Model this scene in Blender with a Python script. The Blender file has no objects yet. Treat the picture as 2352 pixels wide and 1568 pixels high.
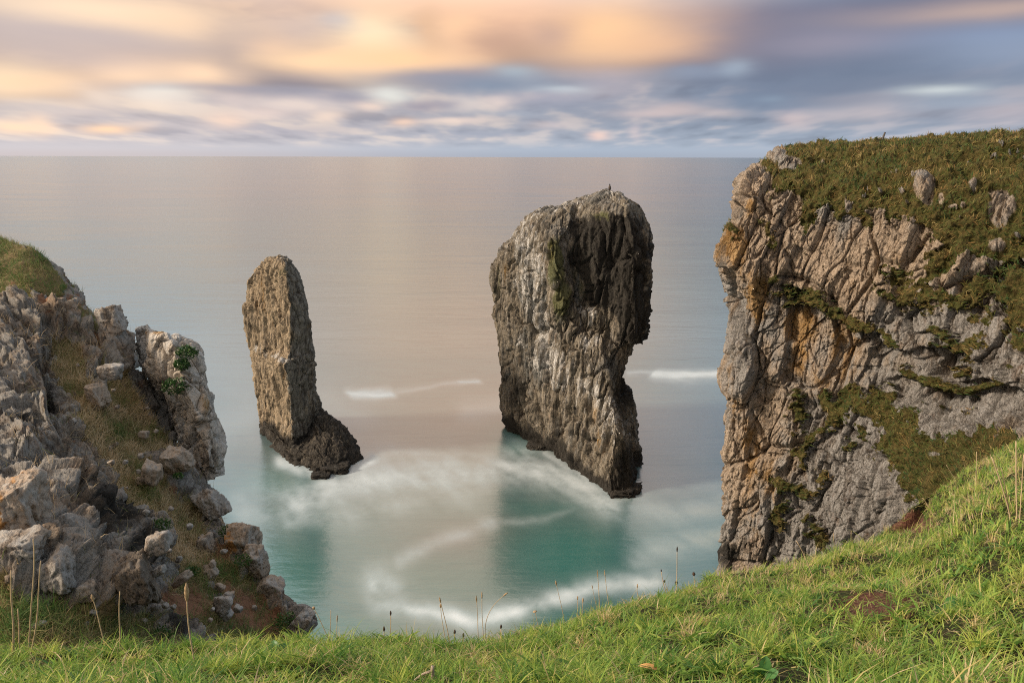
import bpy, bmesh, math
import numpy as np
from mathutils import Matrix, Vector

rng = np.random.default_rng(11)
scene = bpy.context.scene
COL = scene.collection
PITCH = math.radians(15.1)
CP, SP = math.cos(PITCH), math.sin(PITCH)
H = 40.0
F = 1568.0
# measured on a 2352 x 1568 copy of the photograph


def ray(px, py):
    px = np.asarray(px, float); py = np.asarray(py, float)
    t = (py - 784.0) / F
    return np.stack([(px - 1176.0) / F, CP - t * SP, -SP - t * CP], -1)


def P(px, py, Y):
    d = ray(px, py)
    p = d * (np.asarray(Y, float) / d[..., 1])[..., None]
    p[..., 2] += H
    return p


def WZ(px, py, z=0.0):
    d = ray(px, py)
    p = d * ((z - H) / d[..., 2])[..., None]
    p[..., 2] += H
    return p


def proj(p):
    x, y, z = p[..., 0], p[..., 1], p[..., 2] - H
    dep = y * CP - z * SP
    dep = np.where(dep < 0.05, 0.05, dep)
    v = y * SP + z * CP
    return 1176 + F * x / dep, 784 - F * v / dep, dep


# ------------------------------------------------------------------ numpy noise
def _hash(ix, iy, iz, seed):
    with np.errstate(over='ignore'):
        h = (ix.astype(np.uint32) * np.uint32(374761393) + iy.astype(np.uint32) * np.uint32(668265263)
             + iz.astype(np.uint32) * np.uint32(2147483647 - 1013) + np.uint32((seed * 974711 + 12345) & 0xffffffff))
        h = (h ^ (h >> np.uint32(15))) * np.uint32(2246822519)
        h = (h ^ (h >> np.uint32(13))) * np.uint32(3266489917)
        h = h ^ (h >> np.uint32(16))
    return h


def _f(h, k):
    with np.errstate(over='ignore'):
        h = (h + np.uint32(k * 40503)) * np.uint32(2654435761)
        h = (h ^ (h >> np.uint32(15))) * np.uint32(2246822519)
        h = h ^ (h >> np.uint32(13))
    return (h & np.uint32(0xffffff)).astype(np.float32) / np.float32(16777215.0)


def vnoise(p, seed=0):
    """smooth value-gradient noise in about [-1, 1]"""
    p = p.astype(np.float32)
    i = np.floor(p).astype(np.int64)
    f = p - i
    u = f * f * f * (f * (f * 6 - 15) + 10)
    out = np.zeros(p.shape[0], np.float32)
    for dx in (0, 1):
        wx = u[:, 0] if dx else 1 - u[:, 0]
        for dy in (0, 1):
            wy = u[:, 1] if dy else 1 - u[:, 1]
            for dz in (0, 1):
                wz = u[:, 2] if dz else 1 - u[:, 2]
                h = _hash(i[:, 0] + dx, i[:, 1] + dy, i[:, 2] + dz, seed)
                gx, gy, gz = _f(h, 1) * 2 - 1, _f(h, 2) * 2 - 1, _f(h, 3) * 2 - 1
                out += wx * wy * wz * (gx * (f[:, 0] - dx) + gy * (f[:, 1] - dy) + gz * (f[:, 2] - dz))
    return out * 1.6


def fbm(p, octv=4, seed=0, rough=0.5):
    a, s, o = 1.0, 1.0, 0
    tot = 0
    for k in range(octv):
        o = o + a * vnoise(p * s, seed + k * 7)
        tot += a
        a *= rough; s *= 2.03
    return o / tot


def facets(p, seed=0):
    """blocky cells: tilted-plane height about [-1,1], crack distance (0 in the crack), cell value"""
    n = p.shape[0]
    H_ = np.empty(n, np.float32); E = np.empty(n, np.float32); R = np.empty(n, np.float32)
    CH = 150000
    for a in range(0, n, CH):
        q = p[a:a + CH].astype(np.float32)
        i = np.floor(q).astype(np.int64)
        m = q.shape[0]
        d1 = np.full(m, 9.0, np.float32); d2 = np.full(m, 9.0, np.float32)
        hid = np.zeros(m, np.uint32); off = np.zeros((m, 3), np.float32)
        for dx in (-1, 0, 1):
            for dy in (-1, 0, 1):
                for dz in (-1, 0, 1):
                    c = i + np.array([dx, dy, dz])
                    h = _hash(c[:, 0], c[:, 1], c[:, 2], seed)
                    o = q - (c + np.stack([_f(h, 1), _f(h, 2), _f(h, 3)], -1))
                    d = np.sqrt((o * o).sum(-1)).astype(np.float32)
                    near = d < d1
                    d2 = np.where(near, d1, np.minimum(d2, d))
                    d1 = np.where(near, d, d1)
                    hid = np.where(near, h, hid)
                    off = np.where(near[:, None], o, off)
        r = _f(hid, 5)
        g = np.stack([_f(hid, 6), _f(hid, 7), _f(hid, 8)], -1) * 2 - 1
        H_[a:a + CH] = (r - .5) * 1.2 + (g * off).sum(-1) * 0.7
        E[a:a + CH] = d2 - d1
        R[a:a + CH] = r
    return H_, E, R


def sst(x, a, b):
    t = np.clip((x - a) / (b - a), 0, 1)
    return t * t * (3 - 2 * t)


def saw(p, e, B, size, seed, wob=.9, drop=.14):
    """tilted beds: a slow rise along e, then a sharp step down; broken into irregular lengths"""
    q = ((p + 0) @ B) / (size * np.array([5.0, 2.2, 2.2]))
    _, _, r = facets(q, seed + 3)
    t = (p @ e) / size + fbm(p / (size * 4), 3, seed) * wob * .8 + vnoise(p / (size * .9), seed + 8) * .08 + r * 1.7
    k = np.floor(t); f = (t - k).astype(np.float32)
    a = _f(_hash(k.astype(np.int64), (r * 9999).astype(np.int64), k.astype(np.int64) * 0, seed), 2)
    pr = np.where(f < 1 - drop, f / (1 - drop), (1 - f) / drop)
    return ((pr - .5) * (.35 + .9 * a)).astype(np.float32)


def basis(long_axis, normal):
    l = np.array(long_axis, float); l /= np.linalg.norm(l)
    n = np.array(normal, float); n -= l * n.dot(l); n /= np.linalg.norm(n)
    return np.stack([l, np.cross(n, l), n], 1)


def rocky(p, layers, seed):
    """sum of blocky layers (size, amplitude, basis, stretch3); returns displacement and last cell value"""
    d = np.zeros(p.shape[0], np.float32)
    for k, (size, amp, B, st) in enumerate(layers):
        w = np.stack([vnoise(p / (size * 1.3), seed + 31 + k), vnoise(p / (size * 1.3) + 9.1, seed + 32 + k),
                      vnoise(p / (size * 1.3) + 5.7, seed + 33 + k)], -1) * 0.30 * size
        q = ((p + w) @ B) / (size * np.array(st))
        h, e, r = facets(q, seed + 5 * k)
        d += amp * (h - 0.7 * (1 - sst(e, 0.0, 0.08)))
    return d


# ------------------------------------------------------------------ grids
def cr(a, axis, segs, sharp=0.0):
    """Catmull-Rom along an axis, segs[i] subdivisions between control i and i+1"""
    a = np.moveaxis(a, axis, 0)
    n = a.shape[0]
    ext = np.concatenate([2 * a[:1] - a[1:2], a, 2 * a[-1:] - a[-2:-1]], 0)
    out = []
    for i in range(n - 1):
        p0, p1, p2, p3 = ext[i], ext[i + 1], ext[i + 2], ext[i + 3]
        ts = np.arange(segs[i]) / segs[i]
        if i == n - 2:
            ts = np.append(ts, 1.0)
        for t in ts:
            t2, t3 = t * t, t * t * t
            out.append((1 - sharp) * .5 * (2 * p1 + (p2 - p0) * t + (2 * p0 - 5 * p1 + 4 * p2 - p3) * t2 + (3 * p1 - 3 * p2 + p3 - p0) * t3)
                       + sharp * (p1 * (1 - t) + p2 * t))
    return np.moveaxis(np.array(out), 0, axis)


def loft(ctrl, segr, segc, closed=False, sharp=0.0, sharpr=0.0):
    c = np.array(ctrl, float)
    if closed:
        n = c.shape[1]
        c2 = np.concatenate([c[:, -2:], c, c[:, :3]], 1)
        s = list(segc)
        seg = s[-2:] + s + s[:2]
        g = cr(c2, 1, seg, sharp)
        a = sum(s[-2:])
        g = g[:, a:a + sum(s)]
    else:
        g = cr(c, 1, segc, sharp)
    return cr(g, 0, segr, sharpr)


def grid_normals(g, closed=False, flip=False):
    du = np.empty_like(g)
    if closed:
        du = np.roll(g, -1, 1) - np.roll(g, 1, 1)
    else:
        du[:, 1:-1] = g[:, 2:] - g[:, :-2]; du[:, 0] = g[:, 1] - g[:, 0]; du[:, -1] = g[:, -1] - g[:, -2]
    dv = np.empty_like(g)
    dv[1:-1] = g[2:] - g[:-2]; dv[0] = g[1] - g[0]; dv[-1] = g[-1] - g[-2]
    n = np.cross(du, dv)
    n /= np.maximum(np.linalg.norm(n, axis=-1, keepdims=True), 1e-9)
    return -n if flip else n


def mesh_from(name, verts, faces_flat, loop_tot, mat=None, attrs=None, parent=None, smooth=True, link=True):
    me = bpy.data.meshes.new(name)
    nv = len(verts)
    me.vertices.add(nv)
    me.vertices.foreach_set('co', np.ascontiguousarray(verts, np.float32).ravel())
    nf = len(loop_tot)
    me.loops.add(len(faces_flat))
    me.loops.foreach_set('vertex_index', np.ascontiguousarray(faces_flat, np.int32))
    me.polygons.add(nf)
    ls = np.concatenate([[0], np.cumsum(loop_tot)[:-1]]).astype(np.int32)
    me.polygons.foreach_set('loop_start', ls)
    me.polygons.foreach_set('loop_total', np.ascontiguousarray(loop_tot, np.int32))
    me.update(calc_edges=True)
    if smooth:
        me.polygons.foreach_set('use_smooth', np.ones(nf, bool))
    for k, v in (attrs or {}).items():
        a = me.attributes.new(k, 'FLOAT', 'POINT')
        a.data.foreach_set('value', np.ascontiguousarray(v, np.float32).ravel())
    if mat:
        me.materials.append(mat)
    o = bpy.data.objects.new(name, me)
    if link:
        COL.objects.link(o)
    if parent is not None:
        o.parent = parent
    return o


def grid_mesh(name, g, mat, closed=False, flip=False, attrs=None, cap=False, parent=None, smooth=True):
    R, C = g.shape[:2]
    idx = np.arange(R * C).reshape(R, C)
    if closed:
        nx = np.roll(idx, -1, 1)
        a, b, c, d = idx[:-1], nx[:-1], nx[1:], idx[1:]
    else:
        a, b, c, d = idx[:-1, :-1], idx[:-1, 1:], idx[1:, 1:], idx[1:, :-1]
    q = np.stack([a, b, c, d] if not flip else [a, d, c, b], -1).reshape(-1, 4)
    flat = q.ravel(); tot = np.full(len(q), 4)
    v = g.reshape(-1, 3)
    if cap:
        v = np.concatenate([v, g[-1].mean(0)[None]], 0)
        ci = R * C
        top = idx[-1]; nt = np.roll(top, -1)
        tri = np.stack([top, nt, np.full(C, ci)] if not flip else [nt, top, np.full(C, ci)], -1)
        flat = np.concatenate([flat, tri.ravel()]); tot = np.concatenate([tot, np.full(C, 3)])
        if attrs:
            attrs = {k: np.concatenate([np.ravel(x), [np.ravel(x)[-1]]]) for k, x in attrs.items()}
    return mesh_from(name, v, flat, tot, mat, attrs, parent, smooth)


def inpoly(px, py, poly):
    """soft signed distance to a polygon in measured pixels, >0 inside"""
    poly = np.array(poly, float)
    n = len(poly)
    ins = np.zeros(px.shape, bool)
    d2 = np.full(px.shape, 1e12)
    for i in range(n):
        x1, y1 = poly[i]; x2, y2 = poly[(i + 1) % n]
        cond = ((y1 > py) != (y2 > py)) & (px < (x2 - x1) * (py - y1) / (y2 - y1 + 1e-9) + x1)
        ins ^= cond
        ex, ey = x2 - x1, y2 - y1
        t = np.clip(((px - x1) * ex + (py - y1) * ey) / (ex * ex + ey * ey + 1e-9), 0, 1)
        d2 = np.minimum(d2, (px - x1 - t * ex) ** 2 + (py - y1 - t * ey) ** 2)
    d = np.sqrt(d2)
    return np.where(ins, d, -d)


def linedist(px, py, line):
    d2 = np.full(px.shape, 1e12)
    for (x1, y1), (x2, y2) in zip(line[:-1], line[1:]):
        ex, ey = x2 - x1, y2 - y1
        t = np.clip(((px - x1) * ex + (py - y1) * ey) / (ex * ex + ey * ey + 1e-9), 0, 1)
        d2 = np.minimum(d2, (px - x1 - t * ex) ** 2 + (py - y1 - t * ey) ** 2)
    return np.sqrt(d2)


def blobs(px, py, lst):
    m = np.zeros(px.shape)
    for (x, y, sx, sy, a) in lst:
        m = np.maximum(m, a * np.exp(-((px - x) / sx) ** 2 - ((py - y) / sy) ** 2))
    return m


# ------------------------------------------------------------------ shader helpers
T = None


class S:
    def __init__(s, sock): s.s = sock
    def __add__(a, b): return M('ADD', a, b)
    __radd__ = __add__
    def __sub__(a, b): return M('SUBTRACT', a, b)
    def __rsub__(a, b): return M('SUBTRACT', b, a)
    def __mul__(a, b): return M('MULTIPLY', a, b)
    __rmul__ = __mul__
    def __truediv__(a, b): return M('DIVIDE', a, b)
    def __rtruediv__(a, b): return M('DIVIDE', b, a)


def lk(sock, v):
    if isinstance(v, S):
        T.links.new(v.s, sock)
    elif v is not None:
        if isinstance(v, tuple) and len(v) == 3 and sock.type == 'RGBA':
            v = v + (1.0,)
        sock.default_value = v


def nd(kind, **kw):
    n = T.nodes.new(kind)
    for k, v in kw.items():
        setattr(n, k, v)
    return n


def M(op, a, b=None, c=None, clamp=False):
    n = nd('ShaderNodeMath', operation=op, use_clamp=clamp)
    lk(n.inputs[0], a); lk(n.inputs[1], b)
    if c is not None: lk(n.inputs[2], c)
    return S(n.outputs[0])


def VM(op, a, b=None, scale=None):
    n = nd('ShaderNodeVectorMath', operation=op)
    lk(n.inputs[0], a)
    if b is not None: lk(n.inputs[1], b)
    if scale is not None: lk(n.inputs['Scale'], scale)
    return S(n.outputs[1] if op in ('DOT_PRODUCT', 'LENGTH') else n.outputs[0])


def SS(x, a, b, lo=0.0, hi=1.0):
    n = nd('ShaderNodeMapRange', interpolation_type='SMOOTHSTEP')
    lk(n.inputs[0], x); lk(n.inputs[1], a); lk(n.inputs[2], b); lk(n.inputs[3], lo); lk(n.inputs[4], hi)
    return S(n.outputs[0])


def mix(f, a, b):
    n = nd('ShaderNodeMix', data_type='RGBA')
    lk(n.inputs[0], f); lk(n.inputs[6], a); lk(n.inputs[7], b)
    return S(n.outputs[2])


def noise(vec, scale, detail=3.0, rough=0.5, dist=0.0, color=False):
    n = nd('ShaderNodeTexNoise')
    lk(n.inputs['Vector'], vec); lk(n.inputs['Scale'], scale); lk(n.inputs['Detail'], detail)
    lk(n.inputs['Roughness'], rough); lk(n.inputs['Distortion'], dist)
    return S(n.outputs[1 if color else 0])


def voro(vec, scale, feature='F1', rnd=1.0, out=0):
    n = nd('ShaderNodeTexVoronoi', feature=feature)
    lk(n.inputs['Vector'], vec); lk(n.inputs['Scale'], scale); lk(n.inputs['Randomness'], rnd)
    return S(n.outputs[out])


def comb(x, y, z):
    n = nd('ShaderNodeCombineXYZ')
    lk(n.inputs[0], x); lk(n.inputs[1], y); lk(n.inputs[2], z)
    return S(n.outputs[0])


def sep(v):
    n = nd('ShaderNodeSeparateXYZ'); lk(n.inputs[0], v)
    return S(n.outputs[0]), S(n.outputs[1]), S(n.outputs[2])


def attr(name):
    n = nd('ShaderNodeAttribute', attribute_name=name)
    return S(n.outputs['Fac'])


def geo_pos():
    return S(nd('ShaderNodeNewGeometry').outputs['Position'])


def ramp(f, stops):
    n = nd('ShaderNodeValToRGB')
    cr_ = n.color_ramp
    while len(cr_.elements) < len(stops):
        cr_.elements.new(0.5)
    for e, (p, c) in zip(cr_.elements, stops):
        e.position = p; e.color = tuple(c) + (1.0,)
    lk(n.inputs[0], f)
    return S(n.outputs[0])


def lin(r, g, b):
    f = lambda c: c / 12.92 if c <= .04045 else ((c + .055) / 1.055) ** 2.4
    return (f(r / 255), f(g / 255), f(b / 255))


def new_mat(name):
    global T
    m = bpy.data.materials.new(name)
    m.use_nodes = True
    T = m.node_tree
    T.nodes.clear()
    return m


def finish(shader, disp=None):
    o = nd('ShaderNodeOutputMaterial')
    T.links.new(shader, o.inputs['Surface'])


def principled(color, rough=0.85, spec=0.3, normal=None, **kw):
    n = nd('ShaderNodeBsdfPrincipled')
    lk(n.inputs['Base Color'], color); lk(n.inputs['Roughness'], rough)
    lk(n.inputs['Specular IOR Level'], spec)
    if normal is not None: lk(n.inputs['Normal'], normal)
    for k, v in kw.items(): lk(n.inputs[k], v)
    return n


def bump(h, strength, dist, prev=None):
    n = nd('ShaderNodeBump')
    lk(n.inputs['Height'], h); lk(n.inputs['Strength'], strength); lk(n.inputs['Distance'], dist)
    if prev is not None: lk(n.inputs['Normal'], prev)
    return S(n.outputs[0])


def mapping(vec, rot, scl):
    n = nd('ShaderNodeMapping')
    lk(n.inputs[0], vec); n.inputs['Rotation'].default_value = rot; n.inputs['Scale'].default_value = scl
    return S(n.outputs[0])


def rock_material(name, c_grey, c_tan, c_dark, unit=1.0, B=None, stretch=.3, speckle=.35,
                  c_pale=(.52, .50, .47), c_ochre=(.27, .19, .065), rust=0.25, streaks=0.0, bs=1.0, veg_c=((.055, .06, .014), (.10, .075, .025))):
    m = new_mat(name)
    p = geo_pos()
    oi = S(nd('ShaderNodeObjectInfo').outputs['Random'])
    B = np.eye(3)[:, [2, 0, 1]] if B is None else B
    al, am_, an = (VM('DOT_PRODUCT', p, tuple(float(x) for x in B[:, k])) for k in range(3))
    q = comb(al * stretch, am_, an)
    qs = comb(al * (stretch * .45), am_, an)
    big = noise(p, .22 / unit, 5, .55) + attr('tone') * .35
    mid = noise(q, 1.1 / unit, 6, .62, .4)
    fine = noise(q, 5.0 / unit, 6, .7)
    tiny = noise(comb(al * (.3 + .7 * stretch), am_, an), 20.0 / unit, 4, .7)
    f = SS(big + (mid - .5) * 1.1 + (oi - .5) * .25, .34, .66)
    c = mix(f, c_grey, c_tan)
    c = mix(SS(mid + (fine - .5) * .8, .50, .70) * .9, c, c_dark)
    c = mix(SS(noise(q, 2.3 / unit, 5, .65), .56, .72) * rust, c, (.24, .115, .05))
    c = mix(SS(fine * .55 + tiny * .45, .53, .68) * speckle, c, c_pale)
    c = mix(SS(tiny, .58, .75) * .35, c, c_dark)
    br = (fine - .5) * .5 + (tiny - .5) * .4
    if streaks:
        s1 = noise(qs, 1.5, 6, .68); s2 = noise(VM('ADD', qs, (3.7, 9.1, 1.0)), 2.2, 6, .7)
        c = mix(SS(s2 + br * .5, .50, .62) * streaks, c, c_dark)
        c = mix(SS(s1 + br * .7, .55, .70) * streaks * .8, c, c_pale)
        br = br + (s1 - .5) * .9
    och = SS(attr('ochre') * .95 + (mid - .5) * 1.3 + br * 1.2, .26, .70)
    c = mix(och * .75, c, mix(fine, c_ochre, (.40, .20, .06)))
    c = mix(SS(attr('green') + (mid - .5) * .7 + br * .5, .3, .7) * .8, c, mix(fine, (.05, .065, .025), (.13, .13, .045)))
    c = mix(SS(attr('pale') * .62 + br * 1.5 + (mid - .5) * .7, .34, .62), c, mix(SS(tiny + br, .3, .7), (.26, .25, .24), (.62, .61, .59)))
    c = mix(SS(attr('wet') + br * .5, .35, .65), c, (.035, .032, .028))  # wet rock and dark stain, plus shade painted on the stacks
    c = mix(SS(attr('soil') + br * .8 + (mid - .5) * .5, .35, .6), c, mix(fine, (.15, .072, .040), (.27, .150, .090)))
    vg = SS(attr('veg') + br * .5, .38, .58)
    vn = noise(p, 3.0 / unit, 5, .7)
    c = mix(vg, c, mix(SS(vn, .35, .65), veg_c[0], veg_c[1]))
    vd = voro(VM('ADD', q, VM('SCALE', noise(p, 2.0 / unit, 3, .5, 0, True), scale=.5 * unit)), 1.5 / unit, 'DISTANCE_TO_EDGE')
    crack = SS(vd, 0.0, .06)
    h1 = mid * .9 + fine * .35 + crack * .10
    vd2 = voro(VM('ADD', q, VM('SCALE', noise(p, 5.0 / unit, 3, .5, 0, True), scale=.25 * unit)), 4.5 / unit, 'DISTANCE_TO_EDGE')
    b = bump(h1, bs, .34 * unit)
    b = bump(tiny * .5 + fine * .8 + SS(vd2, 0.0, .05) * .40, bs, .085 * unit, b)
    finish(principled(c, .88, .22, b).outputs[0])
    return m


def tag(o, label=None, cat=None, group=None, kind=None):
    for k, v in (('label', label), ('category', cat), ('group', group), ('kind', kind)):
        if v: o[k] = v
    return o


# ------------------------------------------------------------------ camera, sun, sky
cam = bpy.data.cameras.new('camera')
cam.lens = 24.0; cam.sensor_width = 36.0; cam.clip_start = .05; cam.clip_end = 400000.0
co = bpy.data.objects.new('camera', cam)
COL.objects.link(co)
co.location = (0, 0, H)
co.rotation_euler = (math.pi / 2 - PITCH, 0, 0)
co.matrix_world = Matrix.Translation((0, 0, H)) @ Matrix.Rotation(math.pi / 2 - PITCH, 4, 'X') @ Matrix.Rotation(math.radians(0.146), 4, 'Z')
scene.camera = co

SUN_AZ, SUN_EL = math.radians(-98), math.radians(27)   # azimuth from +Y towards +X
sd = Vector((math.sin(SUN_AZ) * math.cos(SUN_EL), math.cos(SUN_AZ) * math.cos(SUN_EL), math.sin(SUN_EL)))
sun = bpy.data.lights.new('sun', 'SUN')
sun.energy = 5.0; sun.angle = math.radians(8.0); sun.color = (1.0, .83, .64)
so = bpy.data.objects.new('sun', sun)
COL.objects.link(so)
so.rotation_euler = (-sd).to_track_quat('-Z', 'Y').to_euler()

world = bpy.data.worlds.new('World')
scene.world = world
world.use_nodes = True
T = world.node_tree
T.nodes.clear()
dirv = S(nd('ShaderNodeTexCoord').outputs['Generated'])
dx, dy, dz = sep(dirv)
az = M('ARCTAN2', dx, dy)
el = M('ARCSINE', dz)


def sky_at(px, py):
    d = ray(px, py)
    n = d / np.linalg.norm(d)
    return math.atan2(n[0], n[1]), math.asin(n[2])


# long-exposure drift: everything stretched sideways
wv = comb(az * 3.0, el * 14.0, 0.0)
w1 = noise(wv, 1.6, 4, .5, 0, True)
wx_, wy_, _ = sep(w1)
azw = az + (wx_ - .5) * .06
elw = el + (wy_ - .5) * .018
persp = M('MAXIMUM', el, 0.0) + .045
pv = comb(az * (10.5 / M('POWER', persp, .4)), M('LOGARITHM', persp, 2.718) * 8.0, 0.0)
puff = noise(pv, .62, 2.6, .48, .0)
puff2 = noise(VM('ADD', pv, (7.3, 2.1, 0.0)), .30, 2.0, .45, .0)
streak = noise(comb(az * 3.5, el * 60.0, 0.0), 1.0, 4, .5)

low_l, low_r = lin(208, 205, 208), lin(172, 185, 200)
c = mix(SS(az, -.6, .15), low_l, low_r)
midc = mix(SS(az, -.6, .3), lin(188, 184, 188), lin(138, 150, 168))
c = mix(SS(el, .018, .055), c, midc)
# small clouds in rows
cov = SS(noise(comb(az * 4.5, el * 20.0, 3.3), 1.0, 2.5, .5), .36, .60)
big_n = noise(comb(azw * 13.0, elw * 46.0, 1.7), 1.0, 3, .5)
band = SS(el, .007, .026) * SS(el, .125, .085)
pn = puff * .62 + streak * .20 + puff2 * .18 + (cov - .5) * .05
cl = mix(SS(pn, .36, .50), mix(SS(az, -.45, .35), lin(154, 152, 162), lin(118, 128, 144)), mix(SS(az, -.45, .35), lin(196, 190, 192), lin(152, 164, 180)))
cl = mix(SS(pn, .48, .62), cl, mix(SS(az, -.45, .5), lin(250, 230, 208), lin(206, 200, 202)))
c = mix(band * .52, c, cl)
# the large cloud bank
edge = .083 + .050 * SS(az, -.62, .12) + (wy_ - .5) * .012
upper = SS(elw - edge, -.006, .010)
bank = mix(SS(az, -.05, .45), lin(196, 174, 160), lin(108, 112, 130))
bank = mix(SS(noise(comb(azw * 5.0, elw * 22.0, 0.0), 1.0, 4, .5), .42, .62) * .7, bank,
           mix(SS(az, -.05, .40), lin(236, 204, 174), lin(134, 136, 154)))
bank = mix(SS(big_n, .44, .64) * .45, bank, mix(SS(az, -.05, .4), lin(164, 150, 148), lin(112, 116, 134)))
c = mix(upper, c, bank)
W_, G_, B_ = lin(255, 220, 172), lin(146, 138, 140), lin(164, 182, 202)
SKY = [  # px, py, sx, sy, strength, colour
    (590, 150, 120, 46, .55, (156, 148, 146)), (640, 188, 330, 12, .8, (142, 138, 146)), (900, 172, 260, 12, .7, (146, 140, 148)),
    (60, 222, 170, 8, .6, (164, 152, 152)), (1180, 116, 120, 24, .8, (140, 130, 128)), (1500, 138, 260, 15, .8, (136, 128, 134)),
    (1750, 80, 170, 55, .85, (122, 122, 140)), (2020, 130, 280, 70, .7, (118, 130, 150)), (1980, 40, 260, 40, .5, (140, 142, 160)),
    (2330, 115, 130, 34, .6, (152, 166, 188)), (2280, 70, 200, 20, .4, (150, 168, 196)), (60, 70, 120, 40, .6, (190, 186, 190)),
    (300, 100, 240, 30, .6, (198, 184, 178)),
    (30, 185, 75, 26, 1.0, (255, 232, 196)), (110, 195, 120, 26, .7, (250, 216, 180)), (300, 166, 64, 20, .85, (255, 222, 188)),
    (450, 172, 80, 22, .85, (255, 222, 188)), (240, 30, 230, 26, .85, (255, 230, 200)), (420, 52, 140, 18, .55, (250, 218, 184)),
    (620, 108, 50, 18, .7, (250, 212, 176)), (850, 80, 80, 66, 1.0, (255, 232, 196)), (750, 142, 140, 20, .95, (255, 220, 180)),
    (930, 132, 140, 26, .9, (255, 214, 170)), (1060, 70, 64, 50, .9, (254, 212, 172)), (1385, 68, 130, 56, 1.0, (253, 210, 164)),
    (1500, 98, 130, 26, .6, (242, 198, 160)), (1190, 50, 110, 50, .55, (238, 194, 164)), (1000, 10, 300, 24, .6, (244, 200, 166)),
    (1560, 30, 120, 30, .4, (216, 186, 170)), (2290, 12, 200, 16, .6, (206, 182, 168)), (1900, 100, 110, 20, .35, (176, 166, 176)),
    (768, 44, 40, 15, .45, (190, 196, 206)), (640, 30, 60, 30, .35, (214, 192, 180)),
    (390, 214, 40, 12, .8, (236, 234, 222)), (365, 243, 42, 14, .7, (246, 226, 204)), (80, 281, 20, 14, .7, (255, 224, 196)),
    (20, 290, 44, 9, .9, (255, 226, 196)), (235, 297, 46, 6, .9, (255, 220, 186)), (520, 280, 38, 12, .7, (246, 218, 198)),
    (885, 219, 46, 14, .85, (228, 230, 222)), (832, 247, 30, 10, .6, (246, 222, 204)), (930, 284, 28, 8, .7, (242, 212, 190)),
    (1070, 238, 44, 14, .7, (226, 216, 208)), (1045, 281, 54, 6, .6, (240, 220, 206)), (1150, 232, 34, 12, .6, (240, 222, 210)),
    (1290, 205, 60, 8, .7, (214, 224, 226)), (1180, 170, 50, 14, .55, (178, 196, 206)), (1370, 310, 20, 6, .7, (240, 212, 200)), (1460, 302, 15, 12, .4, (222, 206, 204)),
    (2145, 206, 55, 9, .95, (212, 222, 222)), (2010, 248, 80, 18, .55, (206, 196, 196)), (1820, 270, 32, 12, .6, (214, 198, 196)),
    (1540, 250, 66, 13, .6, (216, 200, 196)), (1690, 150, 32, 14, .5, (176, 192, 206)), (1390, 190, 80, 26, .5, (188, 178, 184)),
    (2310, 250, 70, 20, .5, (206, 194, 196)), (1775, 224, 30, 6, .5, (176, 200, 214)), (1240, 222, 80, 10, .4, (188, 182, 190)),
    (700, 215, 90, 14, .4, (160, 160, 174)), (1000, 240, 60, 9, .45, (158, 156, 170)), (1330, 240, 110, 10, .45, (150, 158, 174)),
    (1900, 235, 170, 14, .5, (132, 146, 166)), (1250, 190, 160, 14, .35, (140, 156, 176)),
    (180, 78, 150, 16, .6, (198, 186, 184)), (200, 132, 130, 22, .5, (206, 190, 184)), (560, 80, 60, 36, .5, (198, 182, 174)), (1125, 98, 70, 18, .6, (196, 164, 146)),
    (985, 60, 26, 44, .5, (228, 190, 156)), (1262, 84, 40, 24, .6, (198, 170, 156)), (700, 66, 60, 26, .5, (206, 190, 184)), (520, 138, 30, 40, .4, (190, 174, 166)),
    (240, 234, 34, 14, .6, (238, 222, 206)), (375, 226, 60, 16, .7, (234, 226, 216)), (430, 252, 50, 8, .5, (232, 218, 206)), (540, 232, 34, 15, .5, (216, 202, 198)),
    (660, 246, 90, 15, .7, (228, 214, 206)), (600, 264, 44, 8, .6, (232, 214, 204)), (745, 270, 30, 9, .7, (238, 218, 202)), (960, 246, 44, 9, .6, (160, 156, 168)),
    (560, 206, 160, 8, .5, (160, 160, 172)), (800, 224, 50, 10, .5, (156, 156, 170)), (1000, 182, 130, 14, .6, (146, 154, 172)), (1110, 202, 90, 13, .6, (136, 152, 172)),
    (90, 254, 60, 12, .5, (206, 200, 198)), (150, 262, 40, 8, .4, (226, 212, 204)), (1595, 160, 70, 13, .6, (144, 158, 178)), (1265, 226, 60, 11, .5, (166, 168, 182)),
    (1480, 259, 66, 9, .6, (210, 196, 194)), (1720, 226, 130, 15, .6, (132, 146, 166)), (1850, 198, 150, 13, .6, (124, 136, 156)), (2060, 186, 170, 12, .6, (130, 140, 158)),
    (2200, 236, 80, 11, .5, (160, 174, 190)), (1960, 226, 80, 11, .5, (154, 156, 168)), (1180, 262, 70, 8, .4, (168, 178, 192)), (1640, 262, 50, 8, .5, (206, 194, 192)),
    (1260, 290, 40, 7, .5, (216, 204, 202)), (1900, 258, 60, 9, .5, (196, 190, 194)), (1100, 308, 90, 5, .4, (160, 168, 184)), (700, 300, 120, 8, .4, (180, 178, 188)),
    (440, 292, 60, 7, .4, (206, 198, 198)), (310, 290, 26, 6, .5, (234, 214, 200)),
]
ae = comb(azw, elw, 0.0)
for (bx, by, sx, sy, st, colr) in SKY:
    a0, e0 = sky_at(bx, by)
    ku, kv = F / (sx * 1.08), F * .93 / (sy * 1.15)
    n_ = nd('ShaderNodeVectorMath', operation='MULTIPLY_ADD')
    lk(n_.inputs[0], ae); n_.inputs[1].default_value = (ku, kv, 0); n_.inputs[2].default_value = (-a0 * ku, -e0 * kv, 0)
    vv = S(n_.outputs[0])
    c = mix(M('POWER', .36788, VM('DOT_PRODUCT', vv, vv)) * min(1.0, st * 1.15), c, lin(*colr))
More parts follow.
